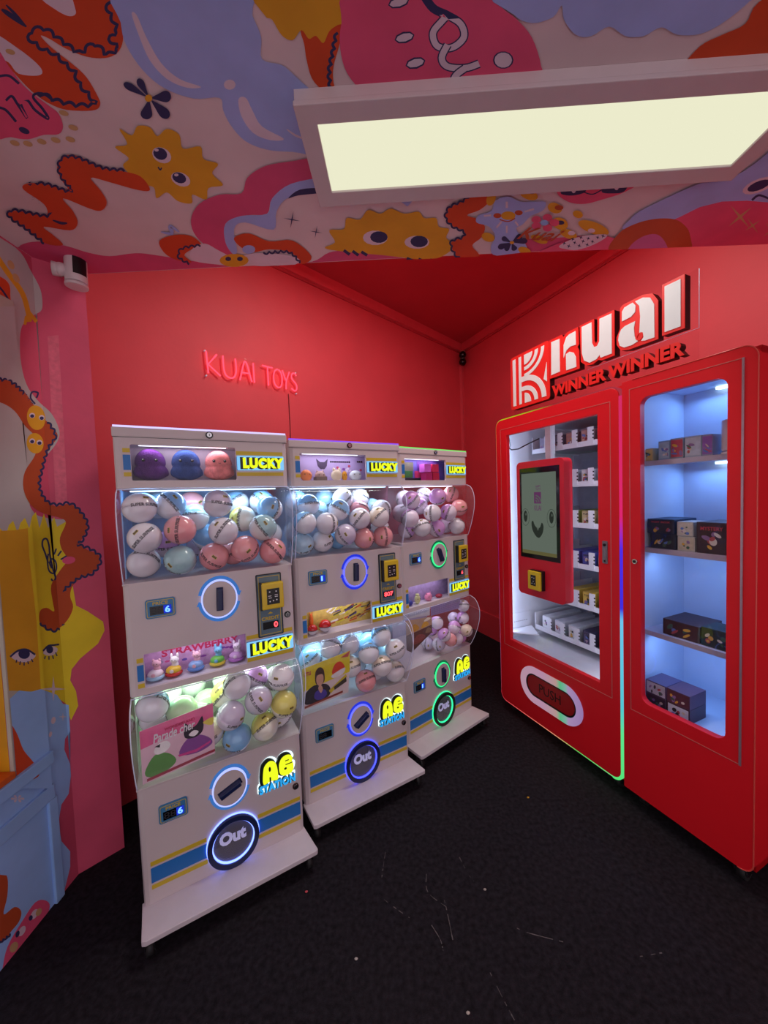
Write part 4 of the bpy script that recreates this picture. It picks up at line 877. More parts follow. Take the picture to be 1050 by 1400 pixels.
# little bumper-car figures
def bumper_car(base, top, fig, label, s=1.0, ears='round'):
    bm1 = mat('toy_'+base, base, .3, var=.03, coat=.4); tm = mat('toy_'+top, top, .3, var=.03, coat=.4); fm = mat('toy_'+fig, fig, .4, var=.03)
    root = empty('toy_bumper_car')
    g = MB(); g.ell((0, 0, .012), .030, .026, .011, bm1, 24, 10); g.build('bumper', root)
    g = MB(); g.ell((0, .0, .024), .026, .022, .016, tm, 24, 12); g.build('car_body', root)
    g = MB(); g.ell((0, -.0215, .026), .007, .003, .007, fm, 12, 8); g.build('badge', root)
    g = MB(); g.ell((.004, .006, .040), .012, .011, .014, fm, 16, 10); g.ell((.004, .003, .060), .015, .013, .013, fm, 18, 12)
    for q in (-1, 1): g.ell((.004+q*.010, .004, .074 if ears == 'long' else .071), .0045, .004, .011 if ears == 'long' else .006, fm, 10, 8)
    f = g.build('driver', root)
    g = MB()
    for q in (-1, 1): g.ell((.004+q*.005, -.0095, .061), .0014, .001, .002, eye_k, 8, 6)
    g.build('driver_eyes', f)
    tag(root, label, 'toy car', 'toy bumper cars in the display case of the nearest machine'); return root
for x, a, b_, c, lb, e in ((.075, 'a8d4f0', 'f0e4ec', 'e8b4c4', 'white and pale blue toy bumper car, leftmost in the nearest machine display case', 'round'), (.132, 'c83028', 'e8c430', 'f0f0f0', 'red and yellow toy bumper car in the nearest machine display case', 'long'),
                         (.205, '5c8cd8', '8cb8ec', 'f0c0d0', 'sky blue toy bumper car with a pink driver in the nearest machine display case', 'round'), (.280, 'e0d040', '6cc84c', '7cc4ec', 'green toy bumper car on a yellow bumper in the nearest machine display case', 'long'), (.348, 'b070c8', 'd0a4e0', 'e8dcf0', 'lilac toy bumper car, last on the right in the nearest machine display case', 'long')):
    at_m(0, bumper_car(a, b_, c, lb, 1, e), x, .052, .8605, -.3)
# printed backs
def card(name, root, quad, y, m, th=.0012):
    g = MB(); g.plate([quad], y-th, y, m); return g.build(name, root)
poster_red = mat('poster_red_letters', 'c02858', .5)
d0 = [c for c in machines[0].children if c.name.startswith('display_showcase')][0]
text('poster_lettering', 'STRAWBERRY', .095, .365, .925, .952, .0895, .0008, poster_red, d0, .03)
g = MB()
for k in range(26):
    rnd = random.Random(k); g.plate([E_(rnd.uniform(.055, .37), rnd.uniform(.955, .975) if k % 2 else rnd.uniform(.88, .92), rnd.uniform(.006, .014), rnd.uniform(.003, .007))], .0885, .0893, mat('confetti_%d' % (k % 5), ['8a3a9c', '6a50b0', 'e8e0f0', 'd05090', '9a94b8'][k % 5], .5))
g.build('poster_print', d0)
# blob figures, middle machine header
def blob(name, col, w_, h, label, cat, ears=None, eyes=True, grp='toy figures in the header of the middle machine', base=None, hat=None):
    m = mat('toy_'+col, col, .45, var=.04); root = empty(name)
    g = MB(); g.ell((0, 0, h*.45), w_, w_*.8, h*.47, m, 22, 14)
    if ears == 'frog':
        for s in (-1, 1): g.ell((s*w_*.5, -.002, h*.88), w_*.26, w_*.22, h*.18, m, 12, 8)
    if ears == 'cat':
        for s in (-1, 1): g.cyl((s*w_*.55, 0, h*.88), (s*.2, 0, 1), w_*.28, h*.28, m, 10, .001)
    g.build('body', root)
    if eyes:
        g = MB()
        for s in (-1, 1):
            zz = h*(.9 if ears == 'frog' else .55); g.ell((s*w_*.45, -w_*.72 if ears != 'frog' else -w_*.2, zz), .0022, .0016, .0026, eye_k, 8, 6)
        g.build('eyes', root)
    if base:
        g = MB(); g.box(-w_*1.05, w_*1.05, -w_*.85, w_*.85, 0, h*.4, mat('toy_'+base, base, .6), .004); g.build('bowl', root)
    if hat:
        g = MB(); g.ell((0, 0, h*.95), w_*.6, w_*.6, h*.12, mat('toy_'+hat, hat, .5), 14, 8); g.build('cap', root)
    tag(root, label, cat, grp); return root
for x, args in ((.070, ('toy_figure', 'e8843c', .027, .058, 'orange round toy figure, first on the left in the middle machine header', 'toy figure', None, True)),
                (.138, ('toy_figure', 'b89a90', .026, .052, 'brown cat figure sitting in a box in the middle machine header', 'toy figure', 'cat', True)),
                (.222, ('toy_figure', 'ddd4b4', .028, .060, 'cream frog figure with raised eyes in the middle machine header', 'toy figure', 'frog', True)),
                (.264, ('toy_figure', 'e0a020', .014, .052, 'slim yellow toy figure beside the cream frog in the middle machine header', 'toy figure', None, True)),
                (.322, ('toy_figure', 'cfe0e8', .032, .056, 'white egg-shaped toy figure, last on the right in the middle machine header', 'toy figure', None, True))):
    kw = {'base': '6e5a50'} if args[1] == 'b89a90' else {}
    at_m(1, blob(*args, **kw), x+.018, .045, 1.5795)
d1 = [c for c in machines[1].children if c.name.startswith('header_showcase')][0]
g = MB()
for k in range(10): g.box(.227+k*.011, .235+k*.011, .0885, .0897, 1.672, 1.680, eye_k)
for k in range(3): g.box(.374+k*.011, .382+k*.011, .0885, .0897, 1.674, 1.683, eye_k)
for k in range(12):
    rnd = random.Random(k+40); g.plate([E_(rnd.uniform(.26, .41), rnd.uniform(1.62, 1.66), .007, .006)], .0885, .0895, mat('petal_%d' % (k % 3), ['b03a5c', 'd8c8e0', '7a4a9c'][k % 3], .5))
g.plate([[(x+.037, z) for x, z in ((.125, 1.655), (.118, 1.690), (.138, 1.674), (.160, 1.674), (.178, 1.690), (.172, 1.655), (.160, 1.640), (.138, 1.640))]], .0885, .0896, mat('poster_navy', '3a2a4c', .5))
g.build('poster_print', d1)
# farthest machine header: printed panel and cube boxes
d2 = [c for c in machines[2].children if c.name.startswith('header_showcase')][0]
g = MB()
for a, b_, c, e, h in ((.03, .12, 1.64, 1.69, '6b6a58'), (.05, .115, 1.60, 1.64, '2f6a34'), (.13, .18, 1.60, 1.64, 'c0386a'), (.185, .235, 1.598, 1.638, '5a86d8'), (.055, .23, 1.583, 1.597, '15131a'), (.15, .34, 1.645, 1.697, '6a3aa0')):
    g.box(a+.060, b_+.060, .0730, .0745, c, e, mat('panel_'+h, h, .5, var=.15, scale=60))
g.build('poster_print', d2)
def cube_box(h, w_, dd, hh, label, grp, cat='box', face=None, i=0):
    root = empty('toy_box'); m = mat('carton_'+h, h, .45, var=.06, scale=30)
    g = MB(); g.box(-w_/2, w_/2, -dd/2, dd/2, 0, hh, m, .0008, 1); g.build('carton', root)
    if face:
        g = MB(); f = mat('carton_face_'+face, face, .45, var=.2, scale=50); g.box(-w_*.42, w_*.42, -dd/2-.0006, -dd/2, hh*.10, hh*.9, f)
        rnd = random.Random(hash(label) % 1000 if False else len(label)*7+int(w_*1000))
        for k in range(5):
            c = ['d8d0c8', '2a2430', 'c04858', 'd8a83c', '5878c0'][(k+len(label)) % 5]
            g.plate([E_(rnd.uniform(-w_*.3, w_*.3), rnd.uniform(hh*.2, hh*.8), w_*rnd.uniform(.06, .16), hh*rnd.uniform(.05, .14), rnd.uniform(0, 90))], -dd/2-.0012, -dd/2-.0006, mat('carton_print_'+c, c, .5))
        g.build('printed_face', root)
    tag(root, label, cat, grp); return root
for x, z, h, lb in ((.232, 1.581, 'b0286c', 'dark magenta cube box at lower left of the stack in the farthest machine header'), (.292, 1.581, 'b82048', 'crimson cube box at lower right of the stack in the farthest machine header'), (.222, 1.631, 'e070e0', 'light magenta cube box on top left of the stack in the farthest machine header'), (.288, 1.631, 'd8305c', 'rose cube box on top right of the stack in the farthest machine header')):
    at_m(2, cube_box(h, .052, .045, .047, lb, 'cube boxes in the header of the farthest machine'), x+.020, .038, z)
# middle machine display: red-topped spheres, flame figure
def two_tone(label, r=.026):
    root = empty('toy_sphere')
    for nm, h, sg in (('upper_shell', 'cc1c20', 1), ('lower_shell', 'dcd8e0', -1)):
        g = MB(); g.ell((0, 0, r), r, r, r, mat('toy_'+h, h, .2, coat=.5), 24, 16)
        bmesh.ops.bisect_plane(g.bm, geom=g.bm.verts[:]+g.bm.edges[:]+g.bm.faces[:], plane_co=(0, 0, r), plane_no=(0, 0, sg), clear_inner=True); g.build(nm, root)
    g = MB(); g.tube([(r*math.cos(a), r*math.sin(a), r) for a in [2*math.pi*k/28 for k in range(28)]], .0014, eye_k, 6, True); g.build('seam', root)
    tag(root, label, 'toy', 'round toys in the display case of the middle machine'); return root
at_m(1, two_tone('smaller red and white toy sphere on the left in the middle machine display case', .024), .082, .036, .8605)
at_m(1, two_tone('larger red and white toy sphere with a red figure behind, middle machine display case', .029), .146, .038, .8605)
at_m(1, blob('toy_figure', 'd8641c', .010, .100, 'orange toy figure standing behind the smaller red and white sphere', 'toy figure', 'cat', False, 'figures in the display case of the middle machine'), .088, .066, .8605)
d1b = [c for c in machines[1].children if c.name.startswith('display_showcase')][0]
g = MB()
for k in range(60):
    rnd = random.Random(k+90); cx, cz = rnd.uniform(.17, .40), rnd.uniform(.87, .972)
    g.plate([[(p[0], min(.975, max(.866, p[1]))) for p in ribbon([(cx, cz), (cx+rnd.uniform(.015, .05), cz+rnd.uniform(.003, .02))], rnd.uniform(.003, .009))]], .0735, .0745, mat('streak_%d' % (k % 6), ['e0d83c', 'f0ece0', '5c4a8c', 'c05a28', '3c3a40', 'd8c840'][k % 6], .5))
g.build('poster_print', d1b)
# farthest machine display
at_m(2, blob('toy_figure', 'd8dc9c', .020, .056, 'pale yellow-green block figure in the farthest machine display case', 'toy figure', None, True, 'figures in the display case of the farthest machine', hat='c8cc8c'), .145, .036, .8605)
at_m(2, blob('toy_figure', 'ec90b4', .026, .050, 'pink round figure in the farthest machine display case', 'toy figure', 'cat', True, 'figures in the display case of the farthest machine'), .235, .036, .8605)
at_m(2, blob('toy_figure', '3a40a8', .020, .034, 'dark blue low figure at the left of the farthest machine display case', 'toy figure', None, False, 'figures in the display case of the farthest machine'), .085, .036, .8605)
at_m(2, blob('toy_figure', 'a02840', .024, .026, 'small dark red figure at the right of the farthest machine display case', 'toy figure', None, False, 'figures in the display case of the farthest machine'), .325, .036, .8605)
# cards standing in the lower globes
def globe_card(i, quad, y, base_h, label, items, name='printed_card'):
    root = empty(name); z = min(q[1] for q in quad); m = mat('card_'+base_h, base_h, .45, var=.06, scale=20)
    g = MB(); g.plate([[(a, b_-z) for a, b_ in quad]], -.0012, 0, m); g.build('card', root)
    g = MB(); e = -.0012
    for P, h, *s in items:
        e -= .00015; Q = smooth(P, 4) if s and s[0] else P
        Q = [(a, b_-z) for a, b_ in Q]
        g.plate([Q], e-.0001, e, mat('print_'+h, h, .5, var=.08, scale=30))
    g.build('card_print', root)
    tag(root, label, 'card', 'cards inside the lower globes'); at_m(i, root, 0, y, z); return root
c0 = globe_card(0, [(.022, .536), (.250, .560), (.252, .752), (.022, .724)], -.014, 'e6c4d4', 'pink printed prize card leaning inside the lower globe of the nearest machine', [
    ([(.022, .66), (.10, .675), (.18, .68), (.25, .70), (.252, .752), (.022, .724)], 'e6679c'), ([(.03, .575), (.06, .625), (.10, .62), (.125, .585), (.10, .560), (.05, .552)], '5f9c50', True), ([(.06, .640), (.075, .662), (.100, .664), (.110, .645), (.095, .628), (.070, .625)], 'f4f4f4', True),
    ([(.062, .655), (.080, .660), (.078, .648)], '1c1820'), ([(.135, .60), (.16, .645), (.20, .650), (.235, .625), (.24, .60), (.19, .585)], '8a4a9c', True), ([(.155, .655), (.158, .705), (.178, .685), (.195, .690), (.215, .715), (.215, .665), (.19, .645)], '241a2c', True),
    ([(.168, .660), (.185, .672), (.200, .662), (.185, .650)], 'f0ecf0', True), ([(.13, .60), (.19, .600), (.238, .615), (.236, .607), (.19, .590), (.135, .592)], 'd84898'), ([(.035, .552), (.25, .578), (.25, .568), (.035, .542)], 'a03048'), ([(.215, .69), (.245, .672), (.25, .700)], 'e8d860', True)])
text('card_lettering', 'Parade cher', .060, .190, .668-.536, .700-.536, -.004, .0006, print_w, c0, .02, .2, skew=.012)
text('card_lettering', 'WONDERLAND', .095, .190, .702-.536, .712-.536, -.004, .0006, poster_red, c0, .02, 0, skew=.008)
c1 = globe_card(1, [(.012, .545), (.230, .562), (.246, .762), (.008, .735)], -.014, 'd8c8c8', 'yellow prize card with a person pointing, inside the lower globe of the middle machine', [
    ([(.010, .63), (.24, .66), (.246, .762), (.008, .735)], 'd8c81c'), ([(.012, .585), (.02, .62), (.06, .645), (.12, .635), (.14, .60), (.12, .57), (.03, .565)], '2a2630', True), ([(.060, .585), (.07, .615), (.11, .612), (.12, .585), (.09, .57)], '4a3c9c', True),
    ([(.068, .655), (.070, .705), (.090, .722), (.110, .705), (.112, .655), (.090, .638)], '3a2420', True), ([(.074, .650), (.076, .685), (.104, .685), (.106, .652), (.090, .636)], 'c89a84', True), ([(.080, .625), (.090, .640), (.102, .620), (.092, .600)], 'c89a84', True),
    ([(.150, .675), (.165, .715), (.195, .722), (.215, .690), (.190, .672)], 'd03c1c', True), ([(.148, .668), (.215, .688), (.205, .660), (.160, .652)], 'dcd8dc', True), ([(.13, .60), (.22, .655), (.225, .640), (.14, .585)], 'c8b428'), ([(.155, .61), (.22, .64), (.222, .618), (.16, .595)], '3c3428'), ([(.195, .74), (.246, .762), (.235, .735)], 'b8402c'), ([(.012, .562), (.20, .580), (.20, .570), (.012, .552)], '8a3828')])
text('card_lettering', 'LITTLE', .015, .048, .700-.545, .716-.545, -.004, .0006, poster_red, c1, .03)
globe_card(2, [(.040, .615), (.205, .690), (.206, .783), (.004, .804), (.004, .64)], -.016, '5a3c34', 'brown prize card with golden figures inside the lower globe of the farthest machine', [
    ([(.004, .72), (.206, .735), (.206, .783), (.004, .804)], 'b89a80'), ([(.04, .73), (.06, .77), (.09, .76), (.10, .735)], 'c89428', True), ([(.12, .735), (.14, .765), (.17, .76), (.175, .74)], 'd8a420', True), ([(.14, .77), (.17, .785), (.195, .775), (.17, .766)], 'e8e0d0', True), ([(.05, .66), (.08, .70), (.12, .70), (.15, .68), (.10, .655)], '8a4a44', True), ([(.15, .70), (.17, .725), (.2, .71), (.185, .695)], '8a7458', True)])
nt_ = [('white_grid_sheet', [(.012, .800), (.225, .776), (.228, .828), (.012, .833)], .02, 'e8ecf4', 'white blue-gridded notice sheet, top left of the farthest machine lower globe', '88a4dc'), ('lilac_notice_sheet', [(.235, .770), (.50, .760), (.50, .831), (.235, .828)], .02, 'a894cc', 'lilac gridded notice sheet, top right of the farthest machine lower globe', '6c58a8')]
for nm, q, y_, h, lb, lh in nt_:
    it = []; xa, xb = q[0][0]+.01, q[1][0]-.01; za, zb = max(q[0][1], q[1][1])+.006, min(q[2][1], q[3][1])-.006
    for k in range(13): xx = xa+(xb-xa)*k/12; it.append((rect(xx-.0005, xx+.0005, za, zb), lh))
    for k in range(5): zz = za+(zb-za)*k/4; it.append((rect(xa, xb, zz-.0005, zz+.0005), lh))
    globe_card(2, q, y_, h, lb, it, 'notice_sheet')

# ================================================================= RED PRIZE CABINET (kiosk unit + display unit)
cab_m = mat('cabinet_red_enamel', 'dc1824', .42, var=.02, scale=3, spec=.35); cab_side = cab_m
cab_in = mat('cabinet_inside_white', 'dfe2ea', .5, var=.02); groove = mat('brushed_edge_trim', 'd09088', .35, metal=.5, var=.05)
steel = mat('brushed_steel', '9c9ca0', .35, metal=.9, var=.1)
glass_m = clear('cabinet_glass', (.97, .975, .98), 1.38)
cab = empty('prize_cabinet', (.765, 2.454, 0), R(-66.66))
tag(cab, 'tall glossy red prize vending cabinet with two glass-fronted units, on the right', 'vending machine')
D = .72; Z0, Z1 = .078, 1.970; XS = .846; XE = 1.313
def shell(name, x0, x1, parent, fl):
    g = MB(); t = .025
    a, b_ = x0+.004, x1-.004
    g.box(a, a+t-.004, .03, D, Z0, Z1, cab_m); g.box(b_-t+.004, b_, .03, D, Z0, Z1, cab_m)
    g.box(a, b_, .03, D, Z1-t, Z1, cab_m); g.box(a, b_, D-.02, D, Z0, Z1, cab_m); g.box(a, b_, .03, D, Z0, Z0+t, cab_m)
    return g.build(name, parent)
# kiosk unit
shell('kiosk_body', 0, XS, cab, 0)
win1 = rect(.098, .728, .524, 1.860)
g = MB(); g.plate([rrect(.004, XS-.014, Z0+.006, Z1-.006, .045), win1[::-1]], .0, .028, cab_m); fr1 = g.build('kiosk_front', cab, .003)
def line_rect(x0, x1, z0, z1, wd, y0, y1, m, name, parent):
    g = MB(); g.plate([rect(x0, x1, z0, z1), rect(x0+wd, x1-wd, z0+wd, z1-wd)[::-1]], y0, y1, m); return g.build(name, parent)
line_rect(.045, .793, .475, 1.904, .0025, -.0012, .002, groove, 'door_trim', cab)
g = MB(); g.box(.099, .727, .010, .015, .525, 1.859, glass_m); g.build('kiosk_window', cab)
# RGB strip around the kiosk front
RT = glow_ramp('rgb_strip_right', 2, [(0, '5ae67a'), (.13, '60e890'), (.2, '58c8d8'), (.42, '70c8f0'), (.45, '4030e0'), (.6, '5030e8'), (.68, 'e02870'), (.95, 'd83068')], Z0, Z1, .95)
LT = glow_ramp('rgb_strip_left', 2, [(0, 'e86070'), (.3, 'e8a0e8'), (.5, '7030d8'), (.72, '6040d0'), (.8, 'd8d0f0'), (.9, 'd8c890'), (1, 'c0c040')], Z0, Z1, .85)
TT = glow_ramp('rgb_strip_top', 0, [(0, 'b8c820'), (.3, 'a8c828'), (.55, 'a03838'), (1, 'b83a4a')], 0, XS, .8)
BT = glow_ramp('rgb_strip_bottom', 0, [(0, 'd83848'), (.3, 'f06a60'), (.55, 'e8a078'), (.7, '60d060'), (1, '80e890')], 0, XS, .9)
def strip(nm, P, w_, y0, y1, m):
    g = MB(); g.plate([ribbon(P, w_)], y0, y1, m); return g.build(nm, cab)
rr = rrect(.0035, XS-.0075, Z0+.003, Z1-.003, .048, 8)   # starts right-top, counter-clockwise
q_ = len(rr)//4
strip('rgb_light_strip', rr[0:q_]+rr[q_:q_+1], .007, .002, .030, TT); strip('rgb_light_strip', rr[q_:2*q_]+rr[2*q_:2*q_+1], .006, .003, .030, LT)
strip('rgb_light_strip', rr[2*q_:3*q_]+rr[3*q_:3*q_+1], .007, .002, .030, BT); strip('rgb_light_strip', rr[3*q_:]+rr[:1], .014, .001, .030, RT)
# inside of kiosk unit
IN = {}
def ibox(nm, *a, m=cab_in, p=cab, bev=0):
    g = MB(); g.box(*a, m, bev); return g.build(nm, p)
ibox('liner', .026, .030, .03, D-.02, .10, 1.94); ibox('liner', XS-.030, XS-.026, .03, D-.02, .10, 1.94); ibox('liner', .030, XS-.030, D-.026, D-.021, .10, 1.94, m=mat('liner_grey', '8a8c9c', .5))
ibox('liner', .030, XS-.030, .03, D-.026, 1.930, 1.936); ibox('cabinet_floor', .030, XS-.030, .03, D-.026, .486, .494)
ibox('lift_post', .222, .262, .205, .235, 1.25, 1.93, m=mat('lift_post_beige', 'c9a8a0', .5)); ibox('lift_rail', .262, .272, .205, .235, 1.25, 1.93)
g = MB(); g.ext([[(.032, .05), (.10, .035), (.20, .15), (.05, .24)]], Matrix.Translation((0, 0, .555)), .004, cab_in); g.box(.032, .036, .04, .24, .56, .66, cab_in)
for k in range(9): g.box(.036, .0368, .06+k*.018, .066+k*.018, .600, .605, black_m)
g.build('catch_tray', cab)
led1 = glow('cabinet_led', (.72, .80, 1.0), 1.0)
g = MB(); g.box(.031, .036, .036, .046, .52, 1.92, led1); l = g.build('led_strip', cab)
area_lamp('cabinet_lamp', (.075, .045, 1.22), (-.25, 1, 0), .02, 1.35, CAB_W*.42, (.55, .68, 1), l)
g = MB(); g.box(XS-.036, XS-.031, .036, .046, .52, 1.92, led1); l = g.build('led_strip', cab)
area_lamp('cabinet_lamp', (XS-.050, .05, 1.22), (-1, 1.0, 0), .02, 1.35, CAB_W*.7, (.74, .80, 1), l)
SH1 = [.545, .783, 1.023, 1.268, 1.513, 1.745]
for k, z in enumerate(SH1):
    g = MB(); g.box(.076, XS-.034, .25, D-.03, z+.006, z+.012, mat('shelf_grey', '7f8292', .5)); g.box(.076, XS-.034, .246, .252, z, z+.030, cab_in); sh = g.build('shelf', cab)
    g = MB(); g.box(.070, .076, .25, D-.03, z, z+.11, cab_in); g.build('shelf_end', sh)
    g = MB()
    for j in range(7):
        x = .180+j*.103
        if x > XS-.08: break
        g.box(x, x+.036, .243, .246, z+.010, z+.105, cab_in)
        for q in range(3): g.box(x+.030, x+.0375, .2425, .246, z+.038+q*.02, z+.046+q*.02, black_m)
        g.box(x+.001, x+.0035, .246, D-.04, z+.012, z+.085, cab_in)
    g.build('lane_divider', sh)
# boxes in the lanes
def prod_box(o_h, f_h, w_, dd, hh, label, grp, title=None, tcol=None, deco=True):
    root = empty('toy_box'); m = mat('carton_'+o_h, o_h, .45, var=.06, scale=30)
    g = MB(); g.box(-w_/2, w_/2, 0, dd, 0, hh, m, .0008, 1); g.build('carton', root)
    rnd = random.Random(sum(map(ord, label))); f = mat('carton_face_'+f_h, f_h, .45, var=.15, scale=45)
    if deco:
        g = MB(); g.box(-w_*.44, w_*.44, -.0006, 0, hh*.08, hh*.92, f)
        pal = rnd.sample(['d8d0c8', '2a2430', 'b04850', 'd8a83c', '5878c0', '8a6a9c', 'c8b8a0', '40604c'], 4)
        for k in range(7):
            g.plate([smooth(E_(rnd.uniform(-w_*.3, w_*.3), rnd.uniform(hh*.2, hh*.65), w_*rnd.uniform(.05, .13), hh*rnd.uniform(.05, .14), rnd.uniform(0, 90), 8), 2)], -.0008-.0001*k, -.0006, mat('carton_print_'+pal[k % 4], pal[k % 4], .5))
        g.build('printed_face', root)
    if title: text('box_lettering', title, -w_*.36, w_*.36, hh*.74, hh*.86, -.0016, .0005, mat('carton_print_'+(tcol or '2a2430'), tcol or '2a2430', .5), root, .02)
    tag(root, label, 'box', grp); return root
def at_c(o, x, y, z, rz=0):
    o.location = Matrix.Translation((.765, 2.454, 0)) @ Matrix.Rotation(R(-66.66), 4, 'Z') @ Vector((x, y, z)); o.rotation_euler = (0, 0, R(-66.66)+rz)
SN = ['bottom', 'second', 'third', 'fourth', 'fifth', 'sixth']
LAN = ['first', 'second', 'third', 'fourth', 'fifth', 'sixth', 'seventh']
KIND = {0: [('d0d4dc', 'dfe2e8', None), ('c8ccd8', 'd8dae4', None), ('c8ccd8', 'd8dce4', None), ('2e2c4c', '544c6c', 'POP'), ('3a2024', '4a282c', None), ('3a2024', '5c3038', None)],
        1: [('b8a860', 'd8c468', None), ('b8b8b8', 'd0b850', None), ('c8a848', 'e0c060', None), ('c8a848', 'd8b858', 'TOYS'), ('8898a0', 'e0c870', None), ('d8a848', 'e8c060', None)],
        2: [('4a4c9c', '5c60b0', None), ('4a4c9c', '6468b8', None), ('4a4c9c', '5a5cac', None), ('3c4aa0', '5058a8', 'MINI'), ('b8a890', 'd0b890', None), ('a8a8c8', 'c8b0a0', None)],
        3: [('9cac50', 'a8b860', None), ('b8b080', 'c8c08c', None), ('8ea048', 'a0b058', None), ('b8ac80', 'c8bc90', 'POPA'), ('c89c80', 'd8a890', 'POPA'), ('c89c80', 'd8a890', None)],
        4: [('c8ccd4', 'dcdee4', None)]*6,
        5: [('7c7c94', '8c8ca4', None), ('7c7c94', '9090a8', None), ('8c7078', 'b08078', None), ('9c848c', 'c09890', None), ('a89098', 'c8a090', None), ('c8b0a0', 'd8a878', None)]}
CW = {'d': 'dark', 'c': 'light'}
cname = {'d0d4dc': 'plain white', 'c8ccd8': 'pale grey', '2e2c4c': 'dark violet', '3a2024': 'dark maroon', 'b8a860': 'mustard', 'b8b8b8': 'silver and yellow', 'c8a848': 'golden yellow', '8898a0': 'steel blue', 'd8a848': 'amber', '4a4c9c': 'purple-blue', '3c4aa0': 'blue', 'b8a890': 'beige', 'a8a8c8': 'lavender', '9cac50': 'olive green', 'b8b080': 'khaki', '8ea048': 'moss green', 'b8ac80': 'sand coloured', 'c89c80': 'salmon', 'c8ccd4': 'white', '7c7c94': 'slate grey', '8c7078': 'dull rose', '9c848c': 'mauve', 'a89098': 'dusty pink', 'c8b0a0': 'tan'}
for k, z in enumerate(SH1):
    for j in range(6):
        if k in (1, 2, 3, 4) and j < 2: continue
        a, f, t_ = KIND[k][j]; x = .118+j*.103+.022
        if k == 4 and j % 2 == 0: pass
        n = 1
        b_ = prod_box(a, f, .062, .30, .088 if k else .092, f'{cname[a]} toy box, {LAN[j]} lane from left, {SN[k]} shelf up, kiosk unit', 'boxed toys on the kiosk unit shelves', t_, '2a2430')
        at_c(b_, x+.015, .262, z+.0122)
# cables at top left
g = MB()
g.tube([(.035, .06, 1.80), (.06, .08, 1.775), (.10, .10, 1.775), (.15, .13, 1.80), (.20, .18, 1.83)], .004, black_m)
g.build('black_cable', cab)
g = MB()
for k, (dx, dz) in enumerate(((0, 0), (.012, -.02), (-.006, .01))): g.tube([(.045+dx, .05, 1.92), (.06+dx, .06, 1.82+dz), (.04+dx, .05, 1.77+dz), (.055, .055, 1.72+dz), (.05+dx, .05, 1.69), (.045, .055, 1.73)], .0018, black_m, 6)
g.build('black_cable', cab)
# touch kiosk box
KX0, KX1, KZ0, KZ1 = .250, .585, .885, 1.668
g = MB(); g.plate([rrect(KX0, KX1, KZ0, KZ1, .028)], -.062, -.0005, mat('kiosk_red_enamel', 'cc1830', .4, var=.02)); ks = g.build('touch_kiosk', cab, .006)
SX0, SX1, SZ0, SZ1 = .276, .558, 1.108, 1.630
g = MB(); g.box(SX0, SX1, -.0635, -.062, SZ0, SZ1, mat('screen_glass_black', '08080a', .12, var=.02)); g.build('touch_screen', cab)
scr = [c for c in cab.children if c.name.startswith('touch_screen')][0]
IX0, IX1, IZ0, IZ1 = SX0+.014, SX1-.022, SZ0+.025, SZ1-.032
g = MB(); y = -.0636
g.box(IX0, IX1, y-.0003, y, IZ0, IZ1, glow('screen_image_sage', (.105, .13, .105), 1)); g.box(IX0, IX1, y-.0005, y-.0003, IZ0, IZ0+.02, glow('screen_image_olive', (.10, .09, .035), 1))
dk = glow('screen_image_dark', (.02, .025, .02), 1); md = glow('screen_image_mid', (.08, .10, .08), 1); mg = glow('screen_image_plum', (.10, .03, .09), 1)
cxs = (IX0+IX1)/2
for s, ex in ((-1, IX0+.028), (1, IX1-.032)):
    g.plate([oval(ex, 1.345, .030, .050, 32), oval(ex, 1.345, .0285, .048, 32)[::-1]], y-.0006, y-.0003, dk); g.plate([oval(ex, 1.350, .0145, .033, 28)], y-.0006, y-.0003, dk); g.plate([oval(ex+.004, 1.362, .004, .008, 12)], y-.0008, y-.0006, md)
g.plate([smooth([(cxs-.050, 1.315), (cxs-.038, 1.325), (cxs-.026, 1.300), (cxs-.006, 1.286), (cxs+.012, 1.292), (cxs+.024, 1.318), (cxs+.036, 1.300), (cxs+.030, 1.262), (cxs+.006, 1.232), (cxs-.020, 1.240), (cxs-.044, 1.275)], 4)], y-.0006, y-.0003, dk)
g.plate([[(cxs-.012, 1.288), (cxs-.004, 1.270), (cxs+.006, 1.289)]], y-.0008, y-.0006, md)
g.box(cxs-.028, cxs+.022, y-.0006, y-.0003, 1.425, 1.490, mg)
for k in range(3): g.plate([band(cxs-.020, 1.430, .010+.014*k, .016+.014*k, 5, 85)], y-.0008, y-.0006, md)
g.build('screen_picture', scr)
text('screen_lettering', 'KUAI', cxs-.026, cxs+.022, 1.385, 1.415, y, .0008, mg, scr)
text('screen_lettering', 'HAPPY', cxs-.016, cxs+.020, 1.515, 1.528, y, .0008, mg, scr); text('screen_lettering', 'TOYS', cxs-.016, cxs+.020, 1.500, 1.512, y, .0008, mg, scr)
g = MB(); g.box(.362, .450, -.100, -.084, .935, 1.042, pay_y, .005); g.box(.366, .454, -.086, -.062, .934, 1.046, black_m, .003); rd = g.build('card_reader', cab)
g = MB(); g.box(.385, .422, -.1012, -.100, .960, 1.020, black_m)
for a, b_ in ((.395, .972), (.405, .985), (.412, .972), (.396, 1.006), (.410, 1.004)): g.cyl((a, -.1016, b_), (0, 1, 0), .0025, .001, print_w, 8)
g.build('reader_screen', rd)
